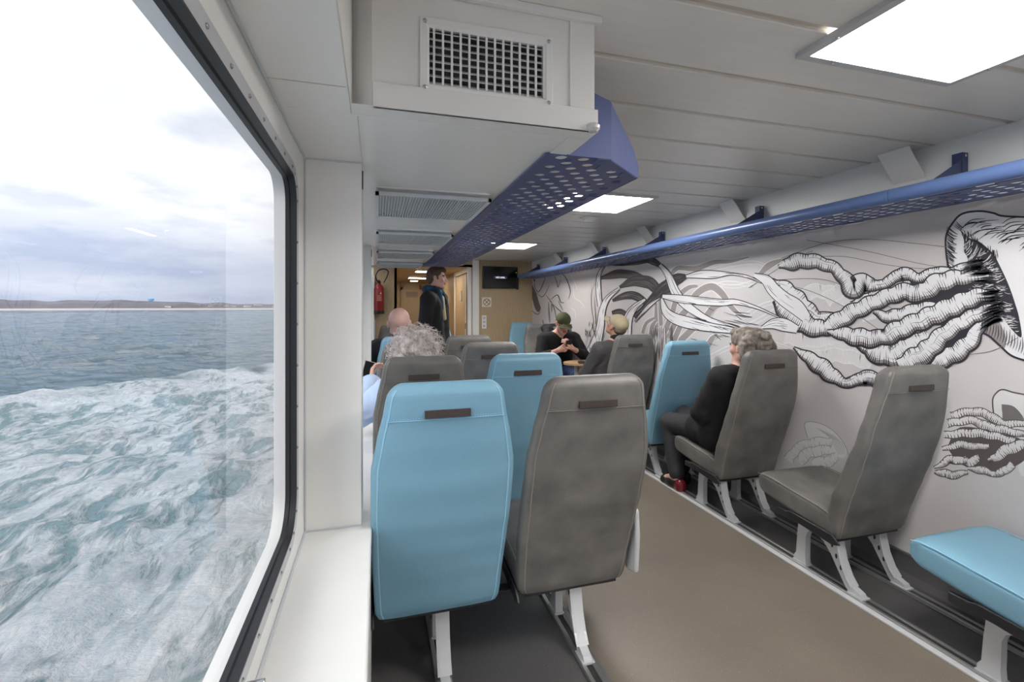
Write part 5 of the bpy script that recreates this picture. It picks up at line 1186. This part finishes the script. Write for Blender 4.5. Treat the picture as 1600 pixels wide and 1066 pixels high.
# 4 bald man
J = seated(); J.update(head=(-.035, -.165, 1.135), neck=(-.03, -.155, .985), sh_l=(-.19, -.135, .925), sh_r=(.15, -.135, .925), el_l=(-.215, .0, .69)); root, g, P, R = person('bald person in a dark navy jacket seen from behind', (.215, 4.36, 0), 0, J, 'pink', s=1.10, yaw=6, pitch=0, hs=1.06)
navy = pm('navy_jacket', (36, 38, 50), .75, var=.1, vs=30, bump=.1, bs=100)
jacket(root, g, 1.10, navy, t=.030, seed=12); trousers(root, g, 1.1, darktr); [shoe(root, g, sd, 1.1, shb) for sd in 'lr']
sdf_obj('scarf', [C_(g['neck'] + Vector((-.06, -.035, .035)), g['neck'] + Vector((.06, -.035, .035)), .032, k=.02), C_(g['neck'] + Vector((-.06, -.03, .04)), g['neck'] + Vector((0, .06, .02)), .03, k=.02), C_(g['neck'] + Vector((.06, -.03, .04)), g['neck'] + Vector((0, .06, .02)), .03, k=.02)], .006, [pm('pink_and_navy_scarf', (150, 90, 104), .8, c2=(44, 48, 66), vs=22, detail=2)], root, folds=.004, fs=20)
# 5 curly white hair
J = seated(); J.update(el_l=(-.31, .06, .80), wr_l=(-.26, .27, .93), head=(-.025, -.165, 1.135), neck=(-.02, -.155, .985), hip_l=(-.07, 0, .52)); root, g, P, R = person('person with wild curly white-grey hair in a pale blue jacket', (.22, 2.70, 0), 0, J, 'pale', hands={'l': ((.05, .5, .6), (-.9, .2, .2), -1, .55)})
lb_ = pm('pale_blue_fleece', (186, 204, 232), .8, var=.05, vs=20); jacket(root, g, 1, lb_, t=.030, seed=20, collar=False, folds=.008); trousers(root, g, 1, darktr); [shoe(root, g, sd, 1, shb) for sd in 'lr']
white_h = pm('white_grey_curly_hair', (178, 166, 160), .6, c2=(226, 218, 214), vs=30, detail=8, bump=.4, bs=60)
q = [E_(P(0, -.02, .035), (.098, .105, .095), R, k=.02), E_(P(0, -.06, -.02), (.10, .07, .075), R, k=.03)]
for i in range(44):
    a = rnd.uniform(-3.1, .3); b = rnd.uniform(-.6, 1.2); q.append(E_(P(.100 * math.cos(a) * math.cos(b), -.02 + .105 * math.sin(a) * math.cos(b), .03 + .100 * math.sin(b)), (.022, .022, .020), R, k=.01))
q.append(dict(E_(P(0, .10, -.04), (.062, .07, .09), R, k=.012), neg=True)); sdf_obj('hair', q, .006, [white_h], root, folds=.006, fs=34)
curls('hair_curls', root, 620, P(0, -.025, .03), (.103, .108, .100), white_h, rnd, R=.014, L=.062, zmin=-.75, dirf=lambda d: d.y < .5 or d.z > .7, tr=.0021)
ph = empty('phone', (-.055, 3.0, 1.00), label='dark phone held by the person with the white-grey curls', cat='phone'); ph.rotation_euler = (math.radians(-35), math.radians(18), math.radians(6))
MB().box(-.037, .037, -.004, .004, -.070, .070).build('phone_case', pm('pale_phone_case', (150, 152, 150), .35), ph, bevel=.003); MB().box(-.033, .033, -.0047, -.004, -.064, .064).build('phone_screen', pm('phone_glass_dark', (16, 17, 20), .1), ph)
# 6 standing man in a dark coat
J = dict(neck=(0, -.02, 1.50), chest=(0, .0, 1.28), hip_l=(-.085, 0, .95), hip_r=(.085, 0, .95), sh_l=(-.19, -.01, 1.44), sh_r=(.19, -.01, 1.44), el_l=(-.235, -.03, 1.14), el_r=(.235, -.03, 1.14), wr_l=(-.225, .04, .90), wr_r=(.225, .04, .90),
         kn_l=(-.09, .02, .50), kn_r=(.09, .02, .50), an_l=(-.09, -.02, .09), an_r=(.09, -.02, .09), to_l=(-.11, .14, .035), to_r=(.11, .14, .035), head=(0, .015, 1.665))
root, g, P, R = person('standing person in a long black coat with a dark blue scarf', (.625, 5.28, 0), math.radians(-118), J, 'pale', (70, 52, 40), s=1.03, yaw=14, pitch=0, res=.006)
coat = pm('black_wool_coat', (17, 17, 21), .85, var=.12, vs=30, bump=.1, bs=120)
jacket(root, g, 1.03, coat, t=.022, seed=31, long=.75, name='coat', collar=False, folds=.006); trousers(root, g, 1.03, darktr); [shoe(root, g, sd, 1, shb) for sd in 'lr']
nk = g['neck']; sc = [Vector((.085 * math.cos(a), -.01 + .085 * math.sin(a), .035 + .02 * math.sin(a + 2))) + nk for a in [2 * PI * i / 12 for i in range(13)]]
sdf_obj('scarf', [C_(a, b, .034, k=.01) for a, b in zip(sc, sc[1:])] + [C_(nk + Vector((.05, .085, .0)), nk + Vector((.065, .11, -.16)), .032, .030, k=.02), C_(nk + Vector((-.05, .085, .0)), nk + Vector((-.06, .11, -.10)), .030, k=.02)], .007, [pm('teal_and_navy_scarf', (24, 30, 42), .85, c2=(26, 74, 104), vs=10, detail=2)], root, folds=.006, fs=16)
sdf_obj('jumper', [C_(nk + Vector((0, .08, -.06)), nk + Vector((0, .125, -.28)), .045, .026, k=.02)], .007, [pm('beige_jumper', (190, 172, 142), .85)], root)
brown = pm('short_brown_hair_strands', (84, 66, 50), .6, c2=(104, 82, 62), vs=40, detail=8, bump=.4, bs=80)
q = [E_(P(0, -.022, .052), (.086, .096, .082), R, k=.02), E_(P(0, -.062, .0), (.078, .056, .066), R, k=.02), E_(P(0, .050, .098), (.060, .048, .030), R, k=.02), E_(P(-.02, .075, .085), (.045, .026, .020), R, k=.015), C_(P(-.079, .018, .03), P(-.079, .02, -.005), .009, k=.008), C_(P(.079, .018, .03), P(.079, .02, -.005), .009, k=.008), dict(E_(P(0, .105, -.02), (.075, .058, .085), R, k=.01), neg=True)]
sdf_obj('hair', q, .0055, [brown], root, folds=.004, fs=34)
